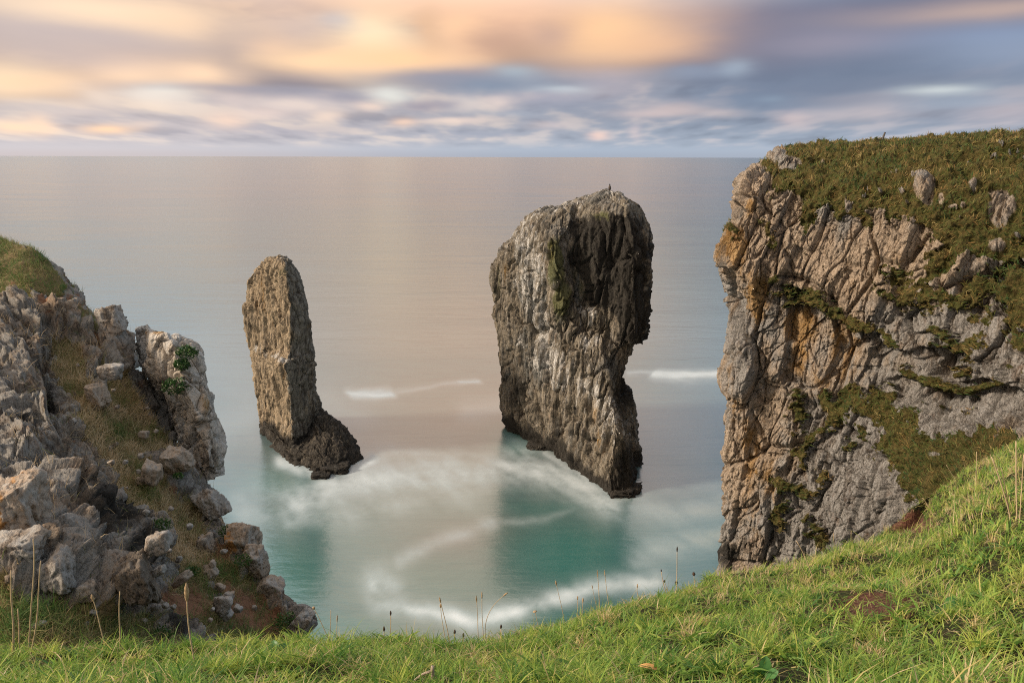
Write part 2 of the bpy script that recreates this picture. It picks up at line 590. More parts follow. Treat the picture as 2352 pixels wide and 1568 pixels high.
# thin horizontal haze just over the sea
c = mix(SS(el, .012, .0) * .8, c, mix(SS(az, -.6, .1), lin(204, 196, 196), lin(166, 176, 190)))
bc = nd('ShaderNodeBrightContrast'); lk(bc.inputs[0], c); bc.inputs[1].default_value = 0.02; bc.inputs[2].default_value = .16
hs = nd('ShaderNodeHueSaturation'); hs.inputs['Saturation'].default_value = .98; T.links.new(bc.outputs[0], hs.inputs['Color'])
c = mix(1.0, (0, 0, 0), S(hs.outputs[0]))
tn_ = nd('ShaderNodeMix', data_type='RGBA', blend_type='MULTIPLY'); tn_.inputs[0].default_value = 1.0; lk(tn_.inputs[6], c); tn_.inputs[7].default_value = (1.0, .972, .975, 1)
c = S(tn_.outputs[2])
# unseen, overhead and round behind: broken cloud brightened as fill light, warm towards the sun
sdot = VM('DOT_PRODUCT', dirv, tuple(sd))
high = mix(SS(noise(dirv, 2.2, 4, .5), .40, .62), (.50, .56, .66), (.76, .68, .60))
high = mix(SS(sdot, .45, .98), high, (1.7, 1.2, .75))
hn = (noise(comb(az * 2.5, el * 7.0, 0.0), 1.0, 3, .5) - .5) * .5
shelf = mix(SS(az + hn, -.62, -.16), (.80, 1.12, 1.42), (1.50, 1.10, .84))  # unseen band above the view, coloured to tint the water's reflections
shelf = mix(SS(az + hn, .02, .40), shelf, (.58, .82, 1.06))
c = mix(SS(el, .17, .26), c, shelf)
c = mix(SS(el, .62, .95), c, high)
c = mix(SS(dy, .25, -.25) * SS(el, .02, .3), c, high)
sky = nd('ShaderNodeTexSky', sky_type='NISHITA')
sky.sun_disc = False; sky.sun_elevation = SUN_EL; sky.sun_rotation = SUN_AZ % (2 * math.pi)
bg1 = nd('ShaderNodeBackground'); T.links.new(sky.outputs[0], bg1.inputs[0]); bg1.inputs[1].default_value = .05
bg2 = nd('ShaderNodeBackground'); lk(bg2.inputs[0], c); bg2.inputs[1].default_value = .93
mx = nd('ShaderNodeMixShader'); mx.inputs[0].default_value = .97
T.links.new(bg1.outputs[0], mx.inputs[1]); T.links.new(bg2.outputs[0], mx.inputs[2])
wo = nd('ShaderNodeOutputWorld'); T.links.new(mx.outputs[0], wo.inputs[0])
world.cycles.sampling_method = 'MANUAL'; world.cycles.sample_map_resolution = 1024

scene.view_settings.view_transform = 'Standard'
scene.view_settings.look = 'None'
scene.view_settings.exposure = 0.15
scene.view_settings.gamma = 1.0
scene.view_settings.use_curve_mapping = False
scene.cycles.filter_width = 1.1
scene.cycles.use_denoising = False

# ------------------------------------------------------------------ water
FOAM = [  # polyline (measured px), sigma across, strength
    ([(640, 1165), (760, 1120), (880, 1118), (1000, 1098), (1070, 1098)], 40, .50),
    ([(560, 1180), (660, 1185), (800, 1175), (930, 1150)], 26, .35),
    ([(800, 1090), (880, 1060), (960, 1050), (1060, 1068)], 26, .26),
    ([(1120, 1090), (1200, 1070), (1300, 1100), (1400, 1155)], 30, .60),
    ([(1180, 1030), (1260, 1070), (1330, 1105)], 26, .5),
    ([(1380, 1160), (1480, 1160), (1560, 1175), (1660, 1150)], 20, .28),
    ([(865, 1335), (880, 1380), (960, 1398), (1040, 1415), (1090, 1432), (1180, 1408), (1280, 1370), (1380, 1342), (1500, 1330)], 17, .80),
    ([(868, 1325), (890, 1345)], 26, .55),
    ([(960, 1395), (1040, 1410)], 22, .35),
    ([(920, 1290), (1010, 1255), (1080, 1235), (1135, 1212)], 15, .30),
    ([(1135, 1212), (1250, 1195), (1340, 1165)], 9, .22),
    ([(1465, 1285), (1500, 1255), (1570, 1240), (1660, 1220)], 20, .38),
    ([(1525, 862), (1600, 865), (1690, 852)], 7, .85), ([(1450, 857), (1530, 860)], 4, .4), ([(1590, 866), (1690, 858)], 9, .5),
    ([(815, 914), (860, 914), (905, 909)], 7, .70), ([(905, 906), (1000, 890), (1075, 873)], 5, .22), ([(1065, 874), (1095, 870)], 4, .5),
    ([(1080, 945), (1150, 930)], 22, .22), ([(830, 960), (760, 930)], 30, .12),
    ([(500, 980), (560, 960)], 40, .16), ([(470, 830), (560, 900)], 60, .08),
    ([(640, 1068), (700, 1088), (760, 1100), (840, 1062)], 15, .6), ([(1260, 1042), (1330, 1092), (1400, 1152), (1455, 1130)], 13, .6),
    ([(1520, 1000), (1620, 1040)], 40, .10), ([(1500, 1100), (1640, 1120)], 30, .14),
]


def axis(lo, hi, step, far, n):
    mid_ = np.arange(lo, hi, step)
    g = np.geomspace(step, far, n)
    return np.concatenate([(lo - np.cumsum(g))[::-1], mid_, hi + np.cumsum(g)])


gx = axis(-70, 60, .36, 60000, 46)
gy = axis(18, 150, .36, 60000, 46)
X, Yg = np.meshgrid(gx, gy)
wp = np.stack([X, Yg, np.zeros_like(X)], -1)
qx, qy, qd = proj(wp)
flat = wp.reshape(-1, 3)
wn1 = fbm(flat * np.array([.055, .055, 1]), 4, 3).reshape(X.shape)
wn2 = fbm(flat * np.array([.055, .055, 1]) + 31.7, 4, 4).reshape(X.shape)
near = (Yg > 0)
fx = qx + wn1 * 60; fy = qy + wn2 * 26
foam = np.zeros(X.shape)
for line, sg, a in FOAM:
    d = linedist(fx, fy, line)
    foam = np.maximum(foam, .85 * a * np.exp(-(d / (sg * 1.15)) ** 1.7)) + .07 * a * np.exp(-(d / (sg * 2.6)) ** 2)
wisp = fbm(np.stack([flat[:, 0] * .26 + flat[:, 1] * .15, flat[:, 1] * .10 - flat[:, 0] * .07, flat[:, 0] * 0], -1), 5, 9, .6).reshape(X.shape)
foam = np.where(near & (qd < 400), foam, 0) * np.clip(.66 + np.where(qy > 1000, 1.0, .15) * wisp, .10, 1.3)
foam = np.clip(foam, 0, .95)
# pale suspended sand over the bay, clear green water in the lee; tall stack's reflection painted in
teal = blobs(qx, qy, [(640, 1330, 170, 130, 1.0), (640, 1110, 110, 45, .7), (1310, 1280, 190, 110, 1.0), (1350, 1420, 500, 55, .9),
                      (760, 1440, 260, 60, .9), (1190, 1010, 60, 40, .8), (1000, 1500, 600, 60, .9), (1480, 1420, 200, 80, .7), (1260, 1170, 150, 30, .6)])
teal = np.maximum(teal, .55 * sst(qy, 1010, 1260) * (1 - .8 * blobs(qx, qy, [(1080, 1240, 170, 60, 1.), (1560, 1100, 130, 60, 1.)])))
teal = np.where(near & (qd < 400), teal, 0)
teal = np.clip(teal + wn1 * .25 * (teal > .03), 0, 1)
m = new_mat('sea_water')
p = geo_pos()
px_, py_, pz_ = sep(p)
dist = VM('LENGTH', p)
rip = noise(comb(px_ * .25, py_ * 1.0, 0.0), .55, 5, .6)
rip2 = noise(comb(px_ * .35, py_ * 1.0, 0.0), 2.2, 4, .6)
swell = noise(comb(px_ * .004, py_ * .011, 0.0), 1.0, 5, .55)
body = mix(attr('sand'), (.060, .098, .104), (.082, .080, .074))
body = mix(attr('teal'), body, (.016, .118, .110))
body = mix(SS(rip + (rip2 - .5) * .6, .35, .65) * .12, body, (.10, .20, .185))
body = mix(SS(dist, 220.0, 900.0), body, mix(SS(swell, .35, .65), (.07, .09, .10), (.105, .10, .095)))
body = mix(SS(dist, 2500.0, 9000.0), body, (.055, .085, .10))
fo = attr('foam') + (rip - .5) * .10 * SS(attr('foam'), .05, .3)
colr = mix(M('MINIMUM', M('MAXIMUM', fo, 0.0), 1.0), body, (.74, .83, .90))
swl = noise(comb(px_ * .012, py_ * .05, 4.0), 1.0, 5, .6)
b = bump(swl, .12, 2.5)
b = bump(rip * .7 + rip2 * .3, .25, .25, b)
rg = SS(fo, .0, .5, .20, .6) + (swl - .5) * .22
n = principled(colr, rg, .5, b)
n.inputs['IOR'].default_value = 2.25
finish(n.outputs[0])
sand = blobs(qx + wn1 * 60, qy + wn2 * 30, [(1150, 930, 330, 130, 1.), (900, 1000, 200, 70, .7), (1560, 960, 160, 110, .35), (1080, 1240, 170, 60, .8), (1150, 780, 420, 120, .7), (1560, 1120, 120, 50, .3)])
sand = np.where(near & (qd < 900), np.clip(sand, 0, 1), 0)
water = grid_mesh('water', wp, m, attrs={'foam': foam, 'teal': teal, 'sand': sand})
tag(water, kind='structure')

# ------------------------------------------------------------------ rock materials
BH = basis((-.42, -.28, -.86), (-.75, -.62, .2))
BL_ = basis((.40, -.30, -.86), (.45, -.55, .70))
BV = basis((.10, .05, 1), (-.8, -.5, 0))
MAT_HEAD = rock_material('headland_limestone', (.27, .258, .245), (.375, .298, .225), (.075, .062, .052), 1.3, BH, .30, .16, c_pale=(.44, .41, .37))
MAT_LEFT = rock_material('slope_limestone', (.235, .225, .21), (.26, .195, .14), (.055, .046, .04), .5, BL_, .6, .5, bs=.65, c_pale=(.58, .56, .53), veg_c=((.12, .105, .04), (.20, .145, .075)))
MAT_STACK = rock_material('stack_limestone', (.158, .158, .150), (.228, .198, .155), (.028, .027, .026), 1.2, BV, .18, .22, streaks=.8, c_pale=(.40, .38, .35), c_ochre=(.26, .19, .05))

# ------------------------------------------------------------------ right headland
HR = [
    ([(1800, 350), (1900, 342), (2050, 332), (2200, 320), (2352, 311), (2620, 300)], [59, 57.5, 55, 52, 49, 44]),
    ([(1752, 384), (1870, 384), (2010, 372), (2150, 372), (2352, 382), (2620, 390)], [57, 55, 52.2, 49, 46, 41]),
    ([(1712, 416), (1850, 440), (2000, 446), (2150, 456), (2352, 480), (2620, 500)], [55, 52, 49.3, 46.3, 43, 38.5]),
    ([(1692, 500), (1850, 530), (2000, 548), (2150, 590), (2352, 680), (2620, 720)], [54, 51, 48.2, 44.8, 40.5, 35.5]),
    ([(1662, 600), (1830, 680), (2000, 720), (2150, 760), (2352, 830), (2620, 880)], [53.2, 50, 47, 43.5, 38.5, 33]),
    ([(1700, 710), (1830, 800), (2000, 850), (2150, 900), (2352, 945), (2620, 980)], [53.5, 50.4, 47.2, 43.0, 37.5, 31.5]),
    ([(1676, 880), (1830, 950), (2000, 980), (2150, 1000), (2352, 1030), (2620, 1080)], [53, 49.5, 45.5, 41.2, 35.0, 28]),
    ([(1662, 1130), (1830, 1150), (2000, 1150), (2150, 1150), (2352, 1150), (2620, 1200)], [52.5, 48.5, 43.8, 38.6, 31.5, 25]),
    ([(1658, 1300), (1830, 1320), (2000, 1320), (2150, 1320), (2352, 1320), (2620, 1340)], [52, 48, 43, 37.6, 30, 24]),
]
rows = []
for pts, ys in HR:
    r = [P(x, y, Y) for (x, y), Y in zip(pts, ys)]
    b1 = r[0] * np.array([1.10, 1.10, 1]) + np.array([0, 0, -.6]); b0 = r[0] * np.array([1.7, 1.5, 1]) + np.array([0, 0, -.6])
    rows.append([b0, b1] + r)
base = [np.array([q[0], q[1], -3.0]) + np.array([-.8, -1.5, 0]) for q in rows[-1]]
rows.append(base)
top = [np.array([q[0] * 1.25, q[1] * 1.25, q[2] + .25]) for q in rows[0]]
top0 = [np.array([q[0] * 2.4, q[1] * 2.4, q[2] - .2]) for q in rows[0]]
rows = [top0, top] + rows
g = loft(rows, [3, 22, 42, 46, 84, 90, 92, 88, 130, 84, 30], [4, 30, 150, 135, 120, 130, 40])
nrm = grid_normals(g)
if nrm[200, 250].dot(np.array([0, 0, H]) - g[200, 250]) < 0:
    HF = True; nrm = -nrm
else:
    HF = False
px, py, pd = proj(g)
fl = g.reshape(-1, 3)
n1 = fbm(fl * .35, 4, 21).reshape(px.shape); n2 = fbm(fl * 1.1, 4, 22).reshape(px.shape)
VEG_TOP = [(1700, 400), (1770, 330), (1790, 250), (2800, 200), (2800, 640), (2352, 590), (2310, 597), (2276, 590), (2246, 590), (2215, 583), (2191, 617), (2147, 641),
           (2120, 665), (2093, 641), (2120, 617), (2127, 583), (2147, 550), (2127, 526), (2089, 502), (2062, 529), (2045, 516), (2035, 485),
           (2001, 482), (2008, 522), (1974, 522), (1964, 495), (1933, 516), (1913, 475), (1885, 475), (1868, 516), (1848, 545), (1838, 448), (1807, 427),
           (1777, 441), (1770, 407), (1716, 403)]
VEG_LOW = [(1870, 905), (1951, 888), (2032, 891), (2067, 940), (2123, 951), (2137, 990), (2214, 997), (2278, 983), (2360, 1000), (2420, 1050), (2232, 1130), (2165, 1165),
           (2074, 1148), (2053, 1085), (2018, 1035), (2018, 979), (1968, 944), (1909, 997), (1891, 969)]
wx = px + n1 * 30 + n2 * 12; wy = py + n2 * 26 + n1 * 10
n3 = fbm(fl * 3.0, 4, 23, .6).reshape(px.shape)
nz = (n2 * .9 + n3 * .8)
vf = np.clip(inpoly(wx, wy, VEG_TOP) / 24, -2, 2)
vf = np.maximum(vf, np.clip(inpoly(wx, wy, VEG_LOW) / 30, -2, 1.2))
vf = np.maximum(vf, np.clip(inpoly(wx, wy, [(2300, 590), (2420, 590), (2420, 760), (2310, 740), (2280, 680)]) / 30, -2, .8))
for line, wd in (([(1790, 655), (1860, 668), (1890, 695), (1930, 725), (1990, 752), (2060, 795)], 11), ([(2060, 640), (2140, 690), (2200, 690), (2290, 620)], 22),
                 ([(2060, 700), (2120, 690)], 16), ([(2140, 760), (2200, 800), (2260, 790)], 13), ([(1905, 960), (1850, 1020), (1840, 1060)], 9),
                 ([(1790, 1110), (1860, 1130), (1900, 1100)], 11), ([(1830, 900), (1840, 960)], 8), ([(1950, 1030), (1990, 985)], 9), ([(2330, 690), (2352, 820)], 16),
                 ([(1860, 1200), (1890, 1245)], 12), ([(1800, 1150), (1790, 1210)], 8), ([(2270, 700), (2240, 790), (2200, 860)], 9), ([(1680, 520), (1690, 545)], 8),
                 ([(1760, 520), (1780, 570)], 6), ([(1850, 660), (1800, 690)], 5), ([(2100, 860), (2200, 900), (2290, 880)], 7)):
    vf = np.maximum(vf, .45 * np.clip(1.3 - linedist(px + n2 * 40, py + n1 * 36 + n2 * 16, line) / wd, -2, .9))
veg = sst(vf + nz * 1.1, .0, .28)
veg = np.maximum(veg, sst(nz + .5 * (nrm[..., 2] - .3) - .25 * (px < 1750), .52, .70) * .9)
out = blobs(px + n2 * 14, py + n2 * 14, [(2122, 425, 24, 38, 1.2), (2228, 402, 13, 34, 1.1), (2295, 470, 26, 50, 1.1), (2290, 420, 9, 20, .9), (1812, 374, 24, 18, 1.3), (1855, 395, 12, 18, 1.),
                                        (1935, 395, 9, 16, 1.), (1965, 392, 6, 16, 1.), (1990, 400, 12, 8, .9), (1950, 478, 8, 14, .9), (2030, 352, 12, 7, .8), (2165, 460, 8, 14, .9), (2180, 390, 5, 10, .9),
                                        (2050, 385, 6, 6, .9), (2010, 388, 6, 8, .8), (1778, 350, 26, 20, 1.1), (1735, 392, 26, 16, .8), (1760, 400, 18, 14, .7), (2290, 560, 22, 16, 1), (2150, 1040, 18, 8, .6), (2310, 470, 30, 30, .7)])
nq = fbm(fl * 1.5, 3, 29).reshape(px.shape)
out = np.maximum(out, sst(nq + .25 * n3, .34, .46) * (py > 320) * (py < 560))
veg = np.clip(veg - 1.2 * out, 0, 1)
veg = np.where((nrm[..., 2] > .80) & (px > 1830), np.maximum(veg, .9), veg)
och = blobs(px + n2 * 20, py + n1 * 25, [(1685, 575, 34, 60, 1.), (1735, 690, 34, 70, .9), (1830, 770, 40, 90, .85), (1690, 900, 24, 80, .55), (1720, 1050, 26, 130, .6), (1770, 1110, 26, 60, .6),
                                        (1930, 800, 40, 90, .55), (1720, 460, 20, 50, .6), (1790, 338, 16, 20, .9), (2070, 600, 40, 40, .45), (1960, 640, 50, 60, .35), (1880, 880, 30, 60, .5), (1740, 1180, 40, 50, .5)])
tanm = blobs(px, py, [(1950, 600, 260, 120, 1.)])
wet = blobs(px + n2 * 20, py + n1 * 20, [(1672, 1270, 30, 45, .9), (1710, 1250, 30, 25, .5), (2010, 690, 40, 40, .45), (2180, 880, 60, 40, .35)])
wet = np.maximum(wet, sst(3.0 - g[..., 2], 0, 2))
tone = blobs(px, py, [(1950, 600, 260, 130, .9), (1740, 480, 60, 120, .8), (1820, 800, 130, 120, .5), (1720, 1080, 80, 220, .9)]) - blobs(px, py, [(2000, 1180, 220, 140, .9), (2250, 860, 160, 160, .6), (1960, 1000, 80, 80, .5)])
# bedding runs down to the left
BH = basis((-.42, -.28, -.86), (-.75, -.62, .2))
EH = np.cross(BH[:, 2], BH[:, 0]); EH = EH if EH[0] > 0 else -EH
d = rocky(fl, [(5.0, .75, BH, (2.0, 1, 1)), (2.1, .40, BH, (3.0, 1, 1)), (.75, .20, BH, (2.6, 1, 1))], 40)
ma = sst(fbm(fl * .16, 2, 51), -.35, .35); mb = sst(fbm(fl * .30, 3, 52), -.30, .30)
d = d + saw(fl, EH, BH, 3.6, 44, drop=.07) * .85 * (.35 + .65 * ma) + saw(fl, EH, BH, 1.2, 47, drop=.10) * .26 * (.15 + .85 * mb) + saw(fl, EH, BH, .45, 49) * .09 * (1 - .8 * mb)
d = d + rocky(fl, [(.28, .085, BH, (2.0, 1, 1))], 53)
d = d.reshape(px.shape) + n2 * .08 + .5 * n1
d = d - .06 * np.abs(fbm(fl * 3.2, 3, 58).reshape(px.shape)) * 2
LEDGE = np.interp(px, [1700, 1790, 1860, 1890, 1930, 1990, 2060, 2150, 2260], [640, 650, 668, 695, 722, 752, 795, 800, 770])
dl = py + n2 * 14 - LEDGE
d = d - 1.1 * sst(dl, -3, 7) * (1 - sst(dl, 20, 150)) * sst(px, 1760, 1820) * (1 - sst(px, 2180, 2260))
LEDGE2 = np.interp(px, [1950, 2050, 2150, 2250, 2352], [900, 860, 880, 860, 900])
dl = py + n2 * 18 + n1 * 20 - LEDGE2
d = d - 1.0 * sst(dl, -3, 7) * (1 - sst(dl, 15, 100)) * sst(px, 1980, 2080)
clump = (fbm(fl * .8, 3, 61).reshape(px.shape) * .75 + fbm(fl * 2.4, 3, 62).reshape(px.shape) * .34 + n1 * .6)
dd = (d + .35 * np.clip(out, 0, 1)) * (1 - veg) + (clump + .12) * veg
# keep the drawn edge where it was measured
amp = np.ones(px.shape)
g2 = g + nrm * (dd * amp)[..., None]
HEAD_G, HEAD_VEG, HEAD_N = g2, veg, nrm
headland = grid_mesh('headland', g2, MAT_HEAD, flip=HF, attrs={'veg': veg, 'ochre': och, 'wet': wet, 'tone': tone}, smooth=False)
tag(headland, 'sunlit limestone headland with a heath-covered top', 'headland', kind='structure')

# ------------------------------------------------------------------ left slope
SL = [(-420, 440, 26), (-150, 490, 23.5), (0, 540, 22), (80, 568, 21.5), (160, 640, 21), (215, 700, 20.6), (262, 732, 20.3), (316, 826, 19.6), (420, 1000, 18.2), (470, 1115, 17),
      (520, 1182, 16.2), (592, 1252, 15.2), (622, 1325, 14.4), (665, 1388, 13.6), (715, 1462, 12.6), (775, 1560, 11.6)]
SB = [(-520, 800, 16), (-420, 940, 14), (-330, 1060, 12.6), (-250, 1160, 11.4), (-170, 1250, 10.2), (-100, 1330, 9.2), (-40, 1400, 8.4), (30, 1450, 8.0), (120, 1490, 7.9), (210, 1520, 8.0),
      (290, 1545, 8.2), (370, 1565, 8.5), (450, 1580, 8.9), (540, 1595, 9.3), (630, 1610, 9.8), (720, 1640, 10.2)]
ridge = np.array([P(*a) for a in SL]); bot = np.array([P(*a) for a in SB])
rows = []
for w in (0, .33, .66, 1.0):
    mid_ = ridge * (1 - w) + bot * w
    mid_[:, 2] -= .5 * math.sin(math.pi * w)
    rows.append(mid_)
low = bot.copy(); low[:, 2] -= 3.0; low[:, 0] += 0.3; low[:, 1] -= .5
b1 = ridge * np.array([1.05, 1.05, 1]) + np.array([0, 0, -1.3]); b2 = ridge * np.array([1.13, 1.13, 1]) + np.array([0, 0, -7]); b3 = ridge * np.array([1.25, 1.28, 1]) + np.array([1.5, 0, 0]); b3[:, 2] = -3
rows = [b3, b2, b1] + rows + [low]
g = loft(rows, [10, 14, 26, 150, 150, 130, 12], [6, 16, 26, 30, 26, 24, 34, 44, 40, 32, 32, 32, 30, 34, 20])
nrm = grid_normals(g)
LF = False
if nrm[80, 200].dot(np.array([0, 0, H]) - g[80, 200]) < 0:
    LF = True; nrm = -nrm
px, py, pd = proj(g)
fl = g.reshape(-1, 3)
n1 = fbm(fl * .7, 4, 71).reshape(px.shape); n2 = fbm(fl * 2.3, 4, 72).reshape(px.shape)
wx = px + n1 * 45 + n2 * 22; wy = py + n2 * 40 + n1 * 20
veg = sst(inpoly(wx, wy, [(-500, 400), (0, 520), (90, 560), (165, 645), (150, 668), (70, 650), (20, 690), (-30, 760), (-500, 900)]), -10, 10)
veg = np.maximum(veg, sst(inpoly(wx, wy, [(130, 790), (190, 700), (225, 760), (300, 860), (390, 1000), (440, 1180), (500, 1290), (440, 1330), (380, 1200), (290, 1130), (240, 1030), (180, 960)]), -14, 10))
veg = np.maximum(veg, sst(inpoly(wx, wy, [(-600, 1320), (0, 1310), (100, 1360), (240, 1400), (330, 1400), (420, 1450), (480, 1520), (500, 1700), (-600, 1700)]), -12, 12))
veg = np.maximum(veg, .85 * sst(inpoly(wx, wy, [(440, 1130), (520, 1200), (590, 1285), (650, 1390), (730, 1500), (740, 1560), (560, 1500), (440, 1400), (400, 1250)]), -12, 12))
veg = np.maximum(veg, .8 * sst(26 - linedist(wx, wy, [(420, 1330), (520, 1400), (640, 1440)]), -10, 10))
soil = blobs(wx, wy, [(140, 690, 80, 22, .9), (90, 640, 40, 12, .5), (250, 790, 30, 40, .6), (285, 865, 30, 22, .6), (420, 1100, 30, 50, .8), (215, 1130, 30, 25, .5), (440, 1370, 80, 50, 1.), (560, 1380, 120, 44, 1.), (600, 1310, 40, 40, .6),
                      (520, 1240, 50, 60, .8), (600, 1420, 80, 30, .9), (330, 1420, 60, 20, .5), (20, 640, 25, 12, .7), (480, 1190, 40, 40, .6), (10, 1300, 30, 20, .6)])
n3 = fbm(fl * 3.5, 4, 73, .6).reshape(px.shape)
veg = sst(veg + n2 * .7 + n3 * .6, .30, .62)
soil = np.clip(soil + .55 * sst(n2 * .8 + n3 * .5, .10, .5) * sst(n1 + .2, -.3, .3), 0, 1)
veg = np.clip(veg * (1 - .85 * soil), 0, 1)
dk = blobs(wx, wy, [(220, 1200, 110, 120, .6), (110, 900, 34, 100, .5), (290, 1340, 80, 80, .8), (130, 1090, 60, 80, .45), (60, 1000, 60, 26, .5), (420, 1440, 50, 50, .5), (60, 820, 30, 60, .4)])
och = blobs(wx, wy, [(145, 740, 30, 20, .35), (20, 930, 30, 30, .3)])
EL = np.cross(BL_[:, 2], BL_[:, 0]); EL = EL if EL[0] > 0 else -EL
d = rocky(fl, [(1.9, .34, BL_, (2.2, 1, 1)), (.80, .20, BL_, (2.6, 1, 1)), (.32, .10, BL_, (2.0, 1, 1)), (.14, .04, BL_, (1.6, 1, 1))], 90)
d = d + saw(fl, EL, BL_, 1.3, 94, drop=.08) * .34 + saw(fl, EL, BL_, .45, 96, drop=.10) * .13
d = d.reshape(px.shape) + .15 * n1
# the rock rib on the left stands proud of the grassy gully; smaller outcrops above
RIB = [(-600, 670), (40, 690), (90, 740), (100, 860), (105, 960), (165, 1060), (245, 1150), (290, 1250), (300, 1350), (260, 1420), (190, 1380), (100, 1335), (-600, 1290)]
rib = sst(inpoly(px + n1 * 20 + n2 * 14, py + n2 * 26, RIB), -6, 12)
CRAG = [[(110, 690), (180, 690), (190, 780), (130, 790)], [(180, 735), (215, 740), (250, 850), (262, 930), (225, 940), (190, 830)], [(240, 715), (300, 760), (310, 850), (262, 850), (232, 770)],
        [(330, 1040), (440, 1050), (480, 1120), (420, 1130)], [(440, 1120), (480, 1120), (540, 1240), (490, 1230)], [(280, 1180), (350, 1195), (400, 1260), (350, 1290), (290, 1240)],
        [(535, 1210), (580, 1220), (620, 1290), (560, 1310), (530, 1260)], [(600, 1320), (640, 1320), (720, 1450), (690, 1470), (620, 1370)]]
crag = np.zeros(px.shape)
for cpoly in CRAG:
    crag = np.maximum(crag, sst(inpoly(px + n1 * 14 + n2 * 10, py + n2 * 18, cpoly), -5, 7))
rk = np.maximum(rib, crag)
veg = veg * (1 - rk * (.82 + .3 * n3)); soil = soil * (1 - .9 * rk)
veg = np.clip(veg, 0, 1)
soft = np.clip(veg + soil, 0, 1)
calm = 1 - .65 * sst(700 - py, 0, 60)
dd = calm * d * (1 - soft * .85) + soft * (n2 * .06 + n1 * .12 + .03) + .75 * rib + .32 * crag * (1 - rib) - .22
edge_k = np.ones(px.shape)
g2 = g + nrm * dd[..., None]
SLOPE_G, SLOPE_VEG, SLOPE_SOIL, SLOPE_N = g2, veg, soil, nrm
SPX, SPY, SPD = proj(g2)
slope = grid_mesh('cliff_slope', g2, MAT_LEFT, flip=LF, attrs={'veg': veg, 'soil': soil, 'ochre': och, 'wet': dk * 1.25}, smooth=False)
tag(slope, 'broken limestone slope with red soil and dry turf', 'cliff', kind='structure')

_ico = {}


def ico(sub):
    if sub not in _ico:
        bm = bmesh.new()
        bmesh.ops.create_icosphere(bm, subdivisions=sub, radius=1.0)
        v = np.array([x.co for x in bm.verts]); f = np.array([[y.index for y in x.verts] for x in bm.faces])
        bm.free()
        _ico[sub] = (v, f)
    return _ico[sub]


def rock_shape(seed, sub, planes=11, cracks=True, size=1.0):
    r = np.random.default_rng(seed)
    v, f = ico(sub)
    N_ = np.concatenate([np.eye(3), -np.eye(3), r.normal(size=(6, 3))]) + r.normal(size=(12, 3)) * .16
    N_ /= np.linalg.norm(N_, axis=1, keepdims=True)
    D = np.concatenate([r.uniform(.50, .74, 6), r.uniform(.62, .90, 6)])
    dots = v @ N_.T
    rad = np.where(dots > .05, D / np.maximum(dots, .05), 9.0)
    rmin = rad.min(1)
    rmin = np.minimum(rmin, 1.05) * 1.22
    q = v * rmin[:, None]
    k = 0.55 / max(size, .3)
    h, e, _ = facets(q * (1.3 + size) + seed * 3.1, seed)
    dsp = h * .13 - .11 * (1 - sst(e, 0, .06)) * (1 if cracks else .3)
    h, e, _ = facets(q * (3.2 + 2 * size) + seed, seed + 3)
    dsp = dsp + h * .04 - .035 * (1 - sst(e, 0, .06)) + fbm(q * 5, 3, seed) * .015
    return q + v * dsp[:, None], f


# ------------------------------------------------------------------ sea stacks


def stack(name, rows, segr, segc, layers, seed, masks, mat, cap=True, parent=None, sharp=.55, saws=(), e=None, B=None, topz=99.0):
    ctrl = np.array([[P(*c) for c in r] for r in rows])
    g = loft(ctrl, segr, segc, closed=True, sharp=sharp)
    nrm = grid_normals(g, closed=True)
    flip = False
    cen = g.reshape(-1, 3).mean(0)
    if ((g - cen) * nrm).sum(-1).mean() < 0:
        flip = True; nrm = -nrm
    fl = g.reshape(-1, 3)
    px, py, pd = proj(g)
    n1 = fbm(fl * .3, 4, seed + 1).reshape(px.shape); n2 = fbm(fl * 1.2, 4, seed + 2).reshape(px.shape)
    d = rocky(fl, layers, seed)
    for k_, (sz_, am_) in enumerate(saws):
        d = d + saw(fl, e, B, sz_, seed + 50 + k_ * 5) * am_
    d = d.reshape(px.shape) + n2 * .10 + n1 * .22
    d = d * (1 - .55 * sst(g[..., 2], topz - 9, topz - 1))
    d = d * (.6 + .4 * sst(g[..., 2], 0, 3)) + (n1 * .9 + n2 * .5) * (1 - sst(g[..., 2], 0, 4))
    g2 = g + nrm * d[..., None]
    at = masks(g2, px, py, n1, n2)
    return grid_mesh(name, g2, mat, closed=True, flip=flip, attrs=at, cap=cap, parent=parent, smooth=False)


